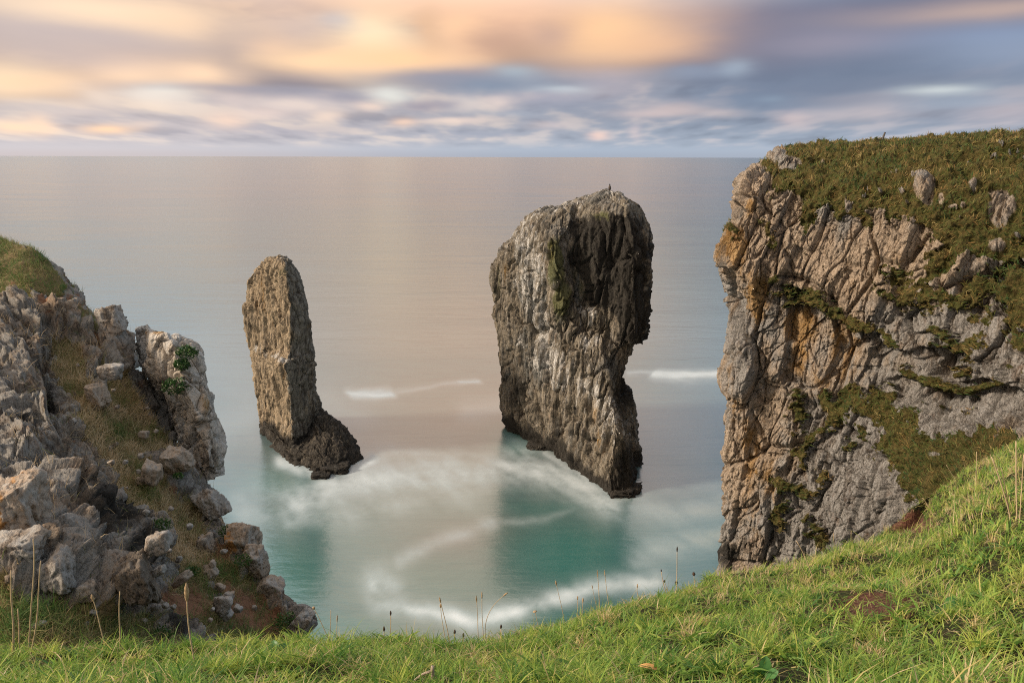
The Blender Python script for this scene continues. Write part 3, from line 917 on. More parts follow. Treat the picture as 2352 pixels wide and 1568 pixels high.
BV = basis((.10, .05, 1), (-.8, -.5, 0))
MAT_STACK2 = rock_material('slender_stack_limestone', (.245, .232, .20), (.37, .295, .205), (.045, .040, .035), 1.2, BV, .25, .22, streaks=.45, c_pale=(.46, .43, .39), c_ochre=(.30, .22, .09))
t1 = bpy.data.objects.new('sea_stack', None)
COL.objects.link(t1)
t1.location = (0, 0, 0)
tag(t1, 'slender leaning sea stack with sunlit tan face and low dark rock foot', 'sea stack', 'sea stacks in the bay')
rowsL = [
    [(598, 1010, 96), (634, 1030, 92), (676, 1052, 88), (710, 1040, 90), (745, 1010, 93), (742, 990, 97), (680, 980, 101), (622, 990, 101)],
    [(595, 955, 95.5), (630, 985, 91.5), (671, 1016, 87.5), (700, 1003, 89), (735, 945, 92), (735, 930, 97), (670, 925, 101), (615, 935, 100)],
    [(589, 900, 95), (626, 905, 91), (666, 905, 87), (692, 900, 88.5), (721, 893, 91.5), (719, 890, 96), (665, 888, 100), (608, 892, 99.5)],
    [(580, 838, 95), (614, 842, 90.4), (654, 848, 86.3), (690, 842, 88), (720, 850, 91), (717, 848, 95.5), (660, 840, 100), (602, 838, 99.5)],
    [(576, 808, 95), (613, 818, 90.5), (656, 832, 86.6), (690, 822, 88.1), (719, 820, 91), (716, 818, 95.5), (658, 810, 100), (600, 808, 99.5)],
    [(571, 786, 95), (615, 797, 91.4), (664, 812, 88.0), (691, 806, 88.9), (716, 792, 91.4), (714, 790, 95.5), (655, 785, 100), (598, 785, 99.5)],
    [(561, 706, 94.5), (610, 730, 91.2), (667, 740, 87.6), (692, 740, 88.8), (707, 712, 91.3), (705, 712, 95.5), (650, 706, 99.5), (592, 706, 99)],
    [(568, 652, 94.5), (612, 660, 91.2), (660, 662, 88), (679, 660, 89.3), (691, 652, 91.4), (690, 652, 95), (645, 652, 98.5), (594, 652, 98)],
    [(582, 624, 94), (614, 622, 91.2), (654, 622, 88.5), (669, 622, 89.8), (680, 620, 91.4), (678, 620, 94.5), (642, 620, 97.5), (602, 622, 97)],
    [(600, 603, 93.5), (620, 598, 91.6), (647, 593, 90), (660, 595, 90.4), (670, 602, 91.6), (668, 602, 93.5), (642, 598, 95.5), (612, 600, 95)],
    [(622, 596, 93), (630, 593, 92.4), (644, 590, 92), (652, 591, 92), (656, 594, 92.3), (655, 595, 93.2), (642, 593, 94), (630, 594, 94)],
]


def mask_l(g, px, py, n1, n2):
    pale = blobs(px + n2 * 12, py + n2 * 8, [(640, 600, 40, 14, .6), (585, 800, 20, 12, .8), (625, 815, 22, 9, .9), (650, 826, 18, 10, .9), (690, 806, 30, 12, .6), (705, 840, 18, 16, .3)])
    och = blobs(px, py, [(610, 690, 48, 70, .62), (640, 880, 30, 60, .35), (630, 640, 30, 25, .3)])
    och = np.where(px < 668, och * .55, 0) + n2 * .1
    grn = blobs(px, py, [(650, 625, 30, 25, .5), (690, 850, 30, 40, .35), (640, 690, 20, 30, .2)])
    wet = sst(5.0 + n1 * 2 - g[..., 2], 0, 4) * .7
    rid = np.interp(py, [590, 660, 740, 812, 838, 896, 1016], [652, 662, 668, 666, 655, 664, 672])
    wet = np.maximum(wet, (.40 + n2 * .25) * sst(px - rid + n2 * 6, -2, 6))  # side beyond the ridge: shade painted in over black algae stain
    tone = np.where(px < rid, 1.0, -.6)  # sunlit face painted tanner, shaded face painted greyer
    return {'pale': pale, 'ochre': och, 'green': grn, 'wet': wet, 'tone': tone}


EV = np.array([.82, -.55, .12])
lay = [(3.4, .30, BV, (2.2, 1, 1)), (1.5, .24, BV, (3.6, 1, 1)), (.6, .13, BV, (3.6, 1, 1)), (.28, .06, BV, (2, 1, 1))]
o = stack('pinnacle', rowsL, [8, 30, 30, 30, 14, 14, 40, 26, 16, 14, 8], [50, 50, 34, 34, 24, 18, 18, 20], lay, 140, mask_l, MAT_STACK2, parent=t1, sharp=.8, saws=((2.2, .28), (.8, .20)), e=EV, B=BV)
ring_w = [(597, 987), (622, 1022), (652, 1052), (700, 1075), (745, 1090), (792, 1078), (832, 1053), (806, 1008), (745, 985), (650, 972)]
ring_in = [(600, 957, 96), (640, 998, 90.8), (671, 1018, 88.2), (700, 1008, 89), (715, 985, 90), (728, 955, 91.5), (733, 936, 93), (728, 930, 97), (680, 930, 99), (620, 940, 99)]
c0 = np.array([WZ(x, y) for x, y in ring_w]); ci = np.array([P(*a) for a in ring_in])
cen = c0.mean(0)
outer = cen + (c0 - cen) * 1.12; outer[:, 2] = -2.5
r1 = c0.copy(); r1[:, 2] = .3
r2 = c0 * .55 + ci * .45; r2[:, 2] = ci[:, 2] * .45 + .9
r3 = ci.copy()
r4 = ci * .5 + ci.mean(0) * .5; r4[:, 2] += .8
g = loft(np.array([outer, r1, r2, r3, r4]), [12, 26, 36, 10], [22, 26, 30, 30, 26, 26, 22, 16, 14, 16], closed=True, sharp=.7, sharpr=.5)
nrm = grid_normals(g, closed=True)
fl_ = nrm[30].mean(0)
flip = nrm[38, :, 2].mean() < 0
if flip: nrm = -nrm
fl = g.reshape(-1, 3)
dsp = rocky(fl, [(2.4, .42, BV, (1, 1.4, 1)), (.9, .24, BV, (1, 1.4, 1)), (.35, .12, BV, (1, 1, 1))], 170).reshape(g.shape[:2])
g2 = g + nrm * dsp[..., None]
foot = grid_mesh('rock_foot', g2, MAT_STACK, closed=True, flip=flip, attrs={'wet': np.clip(.62 - g[..., 2] * .02, 0, 1)}, cap=True, parent=t1, smooth=False)
foot['label'] = 'low dark wet rock ledge at the foot'

rowsR = [
    [(1167, 1000, 97.5), (1250, 1045, 90.2), (1314, 1092, 83), (1373, 1130, 78.2), (1408, 1160, 74.6), (1448, 1140, 76.8), (1470, 1080, 84), (1455, 1040, 92), (1350, 1000, 100), (1230, 980, 103)],
    [(1158, 948, 98), (1228, 972, 91), (1298, 1016, 84.3), (1358, 1060, 79.6), (1402, 1085, 76.4), (1440, 1078, 78), (1466, 1035, 85), (1455, 1010, 92), (1340, 960, 101), (1215, 945, 104)],
    [(1148, 885, 98), (1205, 892, 92), (1280, 922, 86), (1350, 962, 81.3), (1414, 985, 78), (1442, 985, 80), (1450, 958, 85.5), (1440, 935, 92), (1330, 890, 101), (1205, 885, 104)],
    [(1142, 800, 98), (1195, 800, 92.5), (1275, 820, 87), (1345, 850, 83), (1397, 880, 81), (1422, 895, 82.5), (1432, 892, 86), (1425, 880, 92), (1320, 800, 101), (1200, 800, 104)],
    [(1137, 750, 98), (1192, 742, 92.5), (1285, 772, 87), (1340, 792, 84.4), (1388, 802, 83.5), (1424, 818, 83.5), (1441, 832, 86), (1436, 825, 92), (1320, 750, 101), (1197, 750, 104)],
    [(1132, 718, 98), (1190, 705, 92.5), (1290, 735, 86.4), (1328, 752, 87.2), (1392, 768, 85.4), (1432, 788, 83.6), (1452, 786, 86), (1450, 782, 92), (1325, 715, 101), (1195, 715, 104)],
    [(1130, 695, 98), (1189, 680, 92.5), (1290, 710, 86.2), (1330, 730, 87.2), (1400, 735, 85.0), (1458, 772, 82.4), (1486, 766, 86), (1482, 762, 92), (1330, 690, 101), (1195, 690, 104)],
    [(1124, 632, 98), (1185, 612, 92.5), (1277, 642, 85.8), (1322, 650, 87.6), (1415, 650, 85.0), (1455, 660, 83), (1487, 650, 86), (1484, 645, 92), (1330, 620, 101), (1190, 625, 104)],
    [(1145, 576, 97.5), (1195, 560, 92.5), (1266, 560, 86.2), (1312, 560, 87.8), (1405, 560, 85.2), (1455, 555, 83.5), (1488, 548, 86), (1484, 546, 92), (1330, 552, 101), (1200, 568, 103)],
    [(1174, 547, 97), (1210, 526, 93), (1262, 512, 88.4), (1322, 502, 89.3), (1392, 492, 85.8), (1442, 488, 85), (1478, 514, 87), (1474, 512, 92), (1330, 500, 100), (1210, 535, 102)],
    [(1213, 500, 97), (1238, 490, 93.6), (1278, 478, 90.8), (1326, 468, 90.6), (1390, 452, 88.5), (1432, 455, 87.6), (1458, 476, 88.6), (1454, 474, 92), (1330, 462, 98), (1235, 494, 100)],
    [(1242, 486, 97), (1262, 480, 95.4), (1292, 468, 94.2), (1332, 456, 93), (1394, 434, 91), (1412, 440, 90.2), (1436, 459, 90.6), (1430, 456, 92.5), (1335, 452, 95.6), (1262, 480, 98)],
    [(1268, 477, 97), (1280, 473, 96.2), (1300, 464, 95.2), (1335, 453, 94), (1390, 436, 92.3), (1400, 437, 91.8), (1414, 446, 91.8), (1410, 445, 92.6), (1335, 452, 94.6), (1280, 473, 97)],
]


def mask_r(g, px, py, n1, n2):
    pale = blobs(px + n2 * 22, py + n2 * 16, [(1200, 515, 40, 22, .7), (1300, 465, 60, 12, .7), (1400, 445, 40, 14, .55), (1355, 720, 34, 30, .85), (1355, 790, 34, 22, .9), (1225, 620, 26, 70, .55), (1235, 720, 20, 70, .6),
                                          (1190, 785, 30, 24, .8), (1245, 835, 34, 30, .95), (1280, 880, 34, 26, .8), (1390, 930, 26, 40, .7), (1405, 955, 22, 30, .8), (1470, 720, 20, 14, .8), (1300, 560, 24, 34, .4),
                                          (1180, 620, 16, 60, .4), (1335, 520, 14, 30, .4), (1360, 870, 30, 60, .45)])
    ld = linedist(px + n2 * 24 + n1 * 20, py + n2 * 16, [(1205, 540), (1235, 700), (1260, 820), (1330, 890), (1395, 930), (1412, 990)])
    pale = np.maximum(pale, .74 * np.exp(-(ld / 44) ** 2))
    pale = np.maximum(pale, .55 * np.exp(-(linedist(px, py + n2 * 10, [(1175, 548), (1213, 502), (1290, 468), (1396, 436), (1450, 470)]) / 18) ** 2))
    grn = blobs(px + n2 * 10, py, [(1275, 600, 20, 60, 1.1), (1290, 690, 20, 60, .9), (1385, 500, 30, 20, .9), (1385, 540, 14, 34, .9), (1335, 600, 30, 70, .6), (1450, 560, 26, 70, .45), (1140, 650, 14, 60, .5), (1330, 660, 20, 40, .5)])
    och = blobs(px + n2 * 10, py, [(1270, 580, 12, 40, .55), (1386, 550, 10, 30, .7), (1160, 620, 30, 40, .3), (1365, 940, 16, 40, .6), (1410, 560, 30, 40, .25), (1250, 700, 30, 80, .3), (1380, 1010, 16, 50, .45), (1250, 600, 10, 50, .3)])
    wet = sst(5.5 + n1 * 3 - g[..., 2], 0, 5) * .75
    wet = np.maximum(wet, .66 * sst(inpoly(px + n1 * 30 + n2 * 14, py + n2 * 30, [(1300, 500), (1470, 480), (1500, 560), (1500, 790), (1420, 800), (1400, 720), (1330, 700), (1310, 600)]), -10, 16))  # dark algae film, deepened to paint the shade of the recess
    wet = np.maximum(wet, blobs(px, py, [(1350, 600, 40, 60, .5), (1440, 720, 50, 50, .5), (1190, 900, 34, 70, .6), (1440, 1080, 36, 90, .75), (1432, 900, 26, 100, .65), (1370, 700, 60, 26, .4), (1300, 990, 14, 60, .5), (1340, 1040, 12, 60, .5), (1150, 770, 14, 60, .45)]))  # painted deep shade: recess, lower left hollow and right side
    return {'pale': pale, 'ochre': och, 'green': grn, 'wet': wet}


lay = [(4.4, .70, BV, (2.6, 1, 1)), (2.0, .50, BV, (3.4, 1, 1)), (.7, .18, BV, (3.0, 1, 1)), (.3, .07, BV, (2, 1, 1))]
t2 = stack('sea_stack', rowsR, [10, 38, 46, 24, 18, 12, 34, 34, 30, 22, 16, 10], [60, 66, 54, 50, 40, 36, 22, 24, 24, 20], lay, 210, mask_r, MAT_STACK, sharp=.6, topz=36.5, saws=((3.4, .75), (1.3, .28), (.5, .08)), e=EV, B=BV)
tag(t2, 'tall broad sea stack with dark front, white guano streaks and overhanging brow', 'sea stack', 'sea stacks in the bay')

for (wx0, wy0, rs, lb) in ((776, 1082, 1.5, 'low wet rock awash in foam in front of the slender stack foot'), (738, 1094, 1.0, 'smallest wave-washed rock left of the other by the slender stack foot'),
                           (1432, 1128, 1.7, 'black wave-washed rock against the tip of the tall stack'), (1240, 1026, 1.3, 'dark wet rock at the seaward foot of the tall stack')):
    q_, f_ = rock_shape(int(wx0), 5, size=2.0)
    q_ = q_ * np.array([1.5, 1.1, .65]) * rs
    wr = mesh_from('washed_rock', q_, f_.ravel(), np.full(len(f_), 3), MAT_STACK, {'wet': np.full(len(q_), .62)}, smooth=False)
    wr.location = WZ(wx0, wy0)
    tag(wr, lb, 'rock')

# ------------------------------------------------------------------ foreground ground
COLS = [-2000, -700, 0, 400, 800, 1180, 1560, 1900, 2150, 2352, 2900, 4400]
EDGE = [(-2000, 1530, 2.5), (-700, 1540, 2.6), (0, 1548, 3.0), (400, 1544, 3.2), (800, 1514, 3.6), (1180, 1492, 4.0), (1560, 1374, 4.8), (1900, 1290, 5.5), (2150, 1196, 6.0), (2352, 1024, 6.5), (2900, 830, 7.5), (4400, 640, 9.0)]
rowE = np.array([P(*e) for e in EDGE])
rowA = np.array([P(c, 1720, 1.42) for c in COLS])
rowB = np.array([P(c, 1590, 1.9) for c in COLS])
rowC, rowD = [], []
for i, c in enumerate(COLS):
    a, b_ = rowB[i], rowE[i]
    q = a * .66 + b_ * .34; q[2] += .06; rowC.append(q)
    q = a * .3 + b_ * .7; q[2] += .10; rowD.append(q)
rowU = np.array([[r[0] * .55, .4, H - 1.45 + max(0, r[0]) * .12] for r in rowA])
rowK = np.array([[r[0] * 3.5, -9, H - 1.1 + max(0, r[0]) * .2] for r in rowA])
rowF = rowE + np.array([0, .7, -1.0]); rowG = rowE + np.array([0, 1.5, -5.0])
rowH = rowE + np.array([0, 4.0, 0]); rowH[:, 2] = -3
g = loft(np.array([rowK, rowU, rowA, rowB, rowC, rowD, rowE, rowF, rowG, rowH]), [8, 10, 10, 26, 34, 34, 16, 10, 14], [12, 18, 30, 30, 36, 36, 34, 28, 28, 26, 30])
nrm = grid_normals(g)
GF = nrm[60, 100, 2] < 0
if GF: nrm = -nrm
fl = g.reshape(-1, 3)
n1 = fbm(fl * 1.4, 3, 301).reshape(g.shape[:2]); n2 = fbm(fl * 5.0, 3, 302).reshape(g.shape[:2])
g = g + nrm * (n1 * .10 + n2 * .030)[..., None]
px, py, pd = proj(g)
soil = blobs(px + n2 * 40, py + n2 * 12, [(2015, 1392, 110, 34, 1.4), (2105, 1200, 54, 26, 1.2), (1980, 1378, 60, 14, .6), (990, 1560, 40, 16, .6)])
soil[py < 900] *= 0
m = new_mat('turf_ground')
p = geo_pos()
tn = noise(p, 14, 5, .7)
c = mix(SS(tn, .35, .65), (.030, .040, .012), (.075, .062, .030))
c = mix(SS(attr('soil') + (tn - .5) * .9, .3, .55), c, mix(SS(noise(p, 45, 4, .7), .35, .65), (.085, .036, .022), (.235, .115, .080)))
b = bump(noise(p, 30, 6, .75), 1.0, .07)
finish(principled(c, .9, .15, b).outputs[0])
ground = grid_mesh('ground', g, m, flip=GF, attrs={'soil': soil})
tag(ground, kind='structure')
GND, GND_N, GND_SOIL = g, nrm, soil

# ------------------------------------------------------------------ blades


def sample(g, dens, n, normals=None, extra=None):
    """n points on a grid with density dens per area (dens on vertices)"""
    a = g[:-1, :-1]; b = g[:-1, 1:]; d = g[1:, :-1]
    area = np.linalg.norm(np.cross(b - a, d - a), axis=-1)
    w = (area * np.clip(dens[:-1, :-1], 0, None)).ravel()
    cs = np.cumsum(w); cs /= cs[-1]
    k = np.searchsorted(cs, rng.random(n))
    i, j = np.unravel_index(np.minimum(k, w.size - 1), area.shape)
    u, v = rng.random((2, n, 1))
    p = (g[i, j] * (1 - u) * (1 - v) + g[i, j + 1] * u * (1 - v) + g[i + 1, j] * (1 - u) * v + g[i + 1, j + 1] * u * v)
    out = [p, normals[i, j]]
    for e in (extra or []):
        out.append(e[i, j])
    return out


def blade_mesh(name, base, nrm, L, W, lean, droop, tint, mat, seg=3, head=None, fold=0.0):
    n = len(base)
    if head is None:
        head = rng.random(n) * 2 * np.pi
    hx = np.stack([np.cos(head), np.sin(head), np.zeros(n)], -1)
    hx = hx - nrm * (hx * nrm).sum(-1, keepdims=True)
    hx /= np.linalg.norm(hx, axis=-1, keepdims=True)
    up = nrm * .5 + np.array([0, 0, .5]); up /= np.linalg.norm(up, axis=-1, keepdims=True)
    dr = up * np.cos(lean)[:, None] + hx * np.sin(lean)[:, None]
    side = np.cross(hx, nrm)
    tw = rng.normal(0, .5, n)[:, None]
    side = side * np.cos(tw) + np.cross(dr, side) * np.sin(tw)
    side /= np.linalg.norm(side, axis=-1, keepdims=True)
    vs = []
    for k in range(seg):
        t = k / seg
        c_ = base + dr * (L * t)[:, None] + (hx * .55 - up * .45) * (L * droop * t * t)[:, None]
        w = W * (1 - t) ** .55 * (0.75 + .5 * t if t < .5 else 1.0)
        vs.append(c_ - side * (w * .5)[:, None]); vs.append(c_ + side * (w * .5)[:, None])
    t = 1.0
    vs.append(base + dr * (L * t)[:, None] + (hx * .55 - up * .45) * (L * droop)[:, None])
    V = np.stack(vs, 1)
    m_ = V.shape[1]
    off = (np.arange(n) * m_)[:, None]
    quads = []
    for k in range(seg - 1):
        quads.append(np.stack([off[:, 0] + 2 * k, off[:, 0] + 2 * k + 1, off[:, 0] + 2 * k + 3, off[:, 0] + 2 * k + 2], -1))
    tri = np.stack([off[:, 0] + 2 * seg - 2, off[:, 0] + 2 * seg - 1, off[:, 0] + 2 * seg], -1)
    flat = np.concatenate([q.ravel() for q in quads] + [tri.ravel()])
    tot = np.concatenate([np.full(n * (seg - 1), 4), np.full(n, 3)])
    tt = np.concatenate([np.repeat(np.arange(seg) / seg, 2), [1.0]])
    return mesh_from(name, V.reshape(-1, 3), flat, tot, mat, {'tint': np.repeat(tint, m_), 'along': np.tile(tt, n)})


def leaf_mat(name, stops, trans=.35, rough=.5):
    m = new_mat(name)
    t = attr('tint')
    c = ramp(t, stops)
    c = mix(SS(attr('along'), .6, 1.0) * .25, c, (.30, .24, .09))
    pr = principled(c, rough, .35)
    tr = nd('ShaderNodeBsdfTranslucent'); lk(tr.inputs[0], c)
    mx = nd('ShaderNodeMixShader'); mx.inputs[0].default_value = trans
    T.links.new(pr.outputs[0], mx.inputs[1]); T.links.new(tr.outputs[0], mx.inputs[2])
    finish(mx.outputs[0])
    return m


GR = leaf_mat('grass_blades', [(0.0, (.050, .145, .034)), (.22, (.125, .265, .048)), (.45, (.27, .40, .070)), (.70, (.48, .53, .11)), (.82, (.56, .46, .17)), (1.0, (.66, .51, .33))], .5)
HEATH = leaf_mat('heath_blades', [(0.0, (.022, .065, .014)), (.25, (.080, .125, .026)), (.5, (.17, .15, .04)), (.72, (.21, .115, .038)), (1.0, (.34, .27, .11))], .3, .7)
DRY = leaf_mat('dry_blades', [(0.0, (.07, .16, .036)), (.3, (.18, .21, .06)), (.6, (.40, .30, .16)), (1.0, (.64, .50, .32))], .4, .7)

px, py, pd = proj(GND)
vis = np.where((px > -420) & (px < 2760), 1.0, .45) * ((px > -2000) & (px < 4300) & (py < 1800) & (GND[..., 1] > .5) & (GND[..., 2] > 31.5))
cl1 = fbm(GND.reshape(-1, 3) * 2.2, 3, 411).reshape(px.shape)
cl2 = fbm(GND.reshape(-1, 3) * 6.0, 2, 412).reshape(px.shape)
dens = vis / np.clip(pd, 1.5, 9) ** 1.2 * np.clip(1 - 1.15 * GND_SOIL, 0.06, 1) * np.clip(.9 + cl2 * 1.3, .06, 2)
n = 270000
p_, nn, c1, c2, dp = sample(GND, dens, n, GND_N, [cl1, cl2, pd])
lush = np.clip(.5 + c1 * .8, 0, 1)
L = (.035 + .085 * rng.random(n) ** 1.6) * (.55 + 1.0 * np.clip(c2 + .4, 0, 1.2)); W = rng.uniform(.0030, .0078, n)
tall = rng.random(n) < .06
L = np.where(tall, L * 1.7, L)
tint = np.clip(.40 + .10 * sst(p_[:, 0], .5, 3.0) + c1 * .50 + rng.normal(0, .16, n), 0, .78)
dry = rng.random(n) < np.clip(.12 + .35 * np.clip(-c1, 0, 1) + .28 * (dp > 4.6), 0, .6)
tint = np.where(dry, rng.uniform(.80, 1.0, n), tint)
grass = blade_mesh('grass', p_, nn, L, W, np.abs(rng.normal(.7, .45, n)), rng.uniform(.2, 1.0, n), tint, GR, 3)
tag(grass, 'short green clifftop turf flecked with dry straw blades', 'grass', kind='stuff')
# coarser tufts
nt = 3000
c_, nn, c1, dp = sample(GND, dens, nt, GND_N, [cl1, pd])
K = 34
p_ = np.repeat(c_, K, 0) + rng.normal(0, .016, (nt * K, 3)) * np.array([1, 1, .2]); nn = np.repeat(nn, K, 0); c1 = np.repeat(c1, K)
tt_ = np.clip(np.repeat(rng.uniform(.15, .70, nt), K) + rng.normal(0, .08, nt * K), 0, .78)
tt_ = np.where(np.repeat(rng.random(nt) < .16, K), rng.uniform(.8, 1, nt * K), tt_)
tufts = blade_mesh('grass_tufts', p_, nn, np.repeat(rng.uniform(.06, .15, nt), K) * rng.uniform(.6, 1.2, nt * K), rng.uniform(.003, .006, nt * K), np.abs(rng.normal(.5, .35, nt * K)), rng.uniform(.3, 1.1, nt * K), tt_, GR, 4)
tag(tufts, 'coarse longer tufts of green and straw-coloured grass in the turf', 'grass', kind='stuff')
# broad-leaved herbs in the turf
n = 26004
dens2 = dens * np.clip(cl1 * 2.0 + .15, 0, 1)
p_, nn, c1, c2 = sample(GND, dens2, n // 6, GND_N, [cl1, cl2])
p_ = np.repeat(p_, 6, 0) + rng.normal(0, .004, (n, 3)); nn = np.repeat(nn, 6, 0)
herbs = blade_mesh('herb_leaves', p_, nn, rng.uniform(.05, .12, n), rng.uniform(.011, .021, n), rng.uniform(.4, 1.2, n), rng.uniform(.3, .9, n), np.clip(rng.normal(.30, .14, n), 0, .65), GR, 4)
tag(herbs, 'low lance-leaved herbs growing through the clifftop turf', 'herbs', kind='stuff')

# heath on the headland
px, py, pd = proj(HEAD_G)
vis = (px > 1600) & (px < 2460) & (py > 200) & (py < 1400)
cl1 = fbm(HEAD_G.reshape(-1, 3) * .5, 3, 421).reshape(px.shape); cl2 = fbm(HEAD_G.reshape(-1, 3) * 1.6, 3, 422).reshape(px.shape)
dens = np.where(vis & (HEAD_VEG > .45), HEAD_VEG, 0) * np.clip(1 + cl2, .3, 2)
n = 130000
p_, nn, c1, c2, qx, qy = sample(HEAD_G, dens, n, HEAD_N, [cl1, cl2, px, py])
low = (qy > 560) | ((qx < 1800) & (qy > 340))
tint = np.clip(.40 + c1 * 1.1 + c2 * .8 + rng.normal(0, .16, n) - .10 * low, 0, 1)
heath = blade_mesh('heath', p_, nn, rng.uniform(.15, .48, n), rng.uniform(.03, .065, n), np.abs(rng.normal(.4, .4, n)), rng.uniform(.1, .9, n), tint, HEATH, 2)
tag(heath, 'rough brown and green heath turf covering the headland', 'heath', kind='stuff')

# dry grass on the left slope
vis = (SPX > -120) & (SPX < 760) & (SPY < 1620)
cl1 = fbm(SLOPE_G.reshape(-1, 3) * 1.1, 3, 431).reshape(SPX.shape); cl2 = fbm(SLOPE_G.reshape(-1, 3) * 3.5, 3, 432).reshape(SPX.shape)
dens = np.where(vis & (SLOPE_VEG > .3), SLOPE_VEG, 0) * np.clip(.8 + 1.4 * cl2, .05, 2) / np.clip(SPD, 6, 30) ** .8
dens = dens + np.where(vis, .014, 0) * np.clip(cl2 + .05, 0, 1)
n = 150000
p_, nn, c1, c2, qx, qy = sample(SLOPE_G, dens, n, SLOPE_N, [cl1, cl2, SPX, SPY])
topg = (qy < 700) & (qx < 200)
lowg = qy > 1300
tint = np.clip(.66 + c1 * .9 + rng.normal(0, .18, n) - .50 * topg - .38 * lowg, 0, 1)
L = rng.uniform(.08, .34, n) * np.where(topg, .8, 1.25)
turf = blade_mesh('dry_grass', p_, nn, L, rng.uniform(.006, .014, n), np.abs(rng.normal(.5, .4, n)), rng.uniform(.2, 1.0, n), tint, DRY, 2)
tag(turf, 'dry brown and green grass between the rocks of the slope', 'grass', kind='stuff')

# ------------------------------------------------------------------ boulders on the slope


def near_slope(px, py):
    d = (SPX - px) ** 2 + (SPY - py) ** 2
    k = np.where(d < 40 ** 2, SPD + np.sqrt(d) * .02, 1e9)
    i = np.unravel_index(np.argmin(k), k.shape)
    if k[i] > 1e8:
        i = np.unravel_index(np.argmin(d), d.shape)
    return SLOPE_G[i], SPD[i], SLOPE_N[i]


def boulder(name, px, py, w, h, roll, seed, label, cat='boulder', group=None, thick=.9, sink=.42, mat=None, sub=None):
    pos, dep, nn = near_slope(px, py)
    pos = P(px, py, pos[1])
    dep = proj(pos)[2]
    sx, sz = w / F * dep * .50, h / F * dep * .52
    sy = (sx * sz) ** .5 * thick
    size = max(sx, sz)
    sub = sub or (5 if size > .35 else 4)
    q, f = rock_shape(seed, sub, size=size * 2)
    q = q * np.array([sx, sy, sz])
    a = math.radians(roll)
    Rm = np.array(Matrix.Rotation(a, 3, 'Y') @ Matrix.Rotation(math.radians(seed * 37 % 30 - 15), 3, 'Z'))
    q = q @ Rm.T
    o = mesh_from(name, q, f.ravel(), np.full(len(f), 3), mat or MAT_BOULDER, smooth=False)
    toc = np.array([0, 0, H]) - pos; toc /= np.linalg.norm(toc)
    o.location = pos + toc * (sy * (.5 - sink))
    tag(o, label, cat, group)
    return o


MAT_BOULDER = rock_material('boulder_limestone', (.33, .32, .305), (.34, .275, .215), (.085, .072, .06), .35, None, .6, .45, bs=.55, c_pale=(.50, .48, .46), rust=.2)
MAT_DARK = rock_material('dark_limestone', (.135, .13, .125), (.18, .15, .12), (.040, .036, .033), .35, None, .5, .3, bs=.6, c_pale=(.40, .39, .38), rust=.12)
MAT_RUSTY = rock_material('lichened_limestone', (.34, .33, .31), (.36, .285, .22), (.10, .085, .07), .35, None, .8, .6, bs=.5, c_ochre=(.50, .22, .02), c_pale=(.60, .57, .52), rust=.2)
MAT_PALE = rock_material('pinnacle_limestone', (.50, .50, .49), (.48, .425, .36), (.13, .115, .10), .45, BL_, .6, .5, bs=.7, c_pale=(.66, .64, .62), rust=.25)

ROCKS = [
    # px, py, w, h, roll, dark?, label
    (258, 742, 62, 80, -20, 0, 'pale upright slab on the skyline left of the rock pinnacle'),
    (253, 856, 56, 44, 0, 0, 'pale block with a flat top below the pinnacle gap'),
    (226, 912, 44, 76, -20, 0, 'pointed pale stone standing alone in the dry grass'),
    (44, 1165, 116, 176, 8, 2, 'largest boulder, splashed with orange lichen at the left edge'),
    (44, 1258, 116, 84, 10, 0, 'white-speckled boulder under the orange lichen boulder'),
    (133, 1318, 84, 116, -10, 0, 'grey boulder resting on the edge of the lower turf'),
    (362, 1248, 56, 56, 0, 0, 'pale rounded boulder sitting in the dry grass gully'),
    (345, 1090, 56, 56, 20, 0, 'angular white stone high in the grass gully'),
    (409, 1058, 56, 64, -15, 0, 'grey block wedged at the foot of the pinnacle'),
    (484, 1165, 60, 80, -32, 0, 'streaked slab leaning on the seaward edge of the slope'),
    (473, 1252, 44, 60, -10, 0, 'small pointed rock above the red soil scar'),
    (556, 1242, 74, 90, -8, 2, 'lichen-spotted boulder on the seaward edge with a green tuft'),
    (586, 1290, 62, 76, 5, 0, 'pale boulder just below the lichen-spotted edge boulder'),
    (482, 1318, 40, 34, -30, 0, 'pinkish stone lying on the red soil'),
    (416, 1332, 56, 22, -32, 0, 'thin flat slate tilted on the soil'),
    (368, 1310, 40, 22, -25, 0, 'flat pale flake lying above the tilted slate'),
    (318, 1335, 80, 150, -14, 1, 'near-black jointed block at the bottom of the gully'),
    (203, 1357, 50, 46, 0, 0, 'lone grey stone in the lower turf'),
    (512, 1392, 46, 44, 0, 0, 'grey stone half sunk in red soil'),
    (528, 1372, 26, 26, 0, 0, 'small white stone on the red soil scar'),
    (622, 1345, 60, 50, 30, 0, 'tan outcrop block on the seaward edge above the turf'),
    (690, 1436, 50, 76, 35, 0, 'last grey block of the seaward edge beside the near turf'),
]
for k, (x, y, w, h, roll, dk, lb) in enumerate(ROCKS):
    boulder('boulder', x, y, w, h, roll, 500 + k * 3, lb, mat=(MAT_BOULDER, MAT_DARK, MAT_RUSTY)[dk], sink=.12 if dk == 2 else .42)
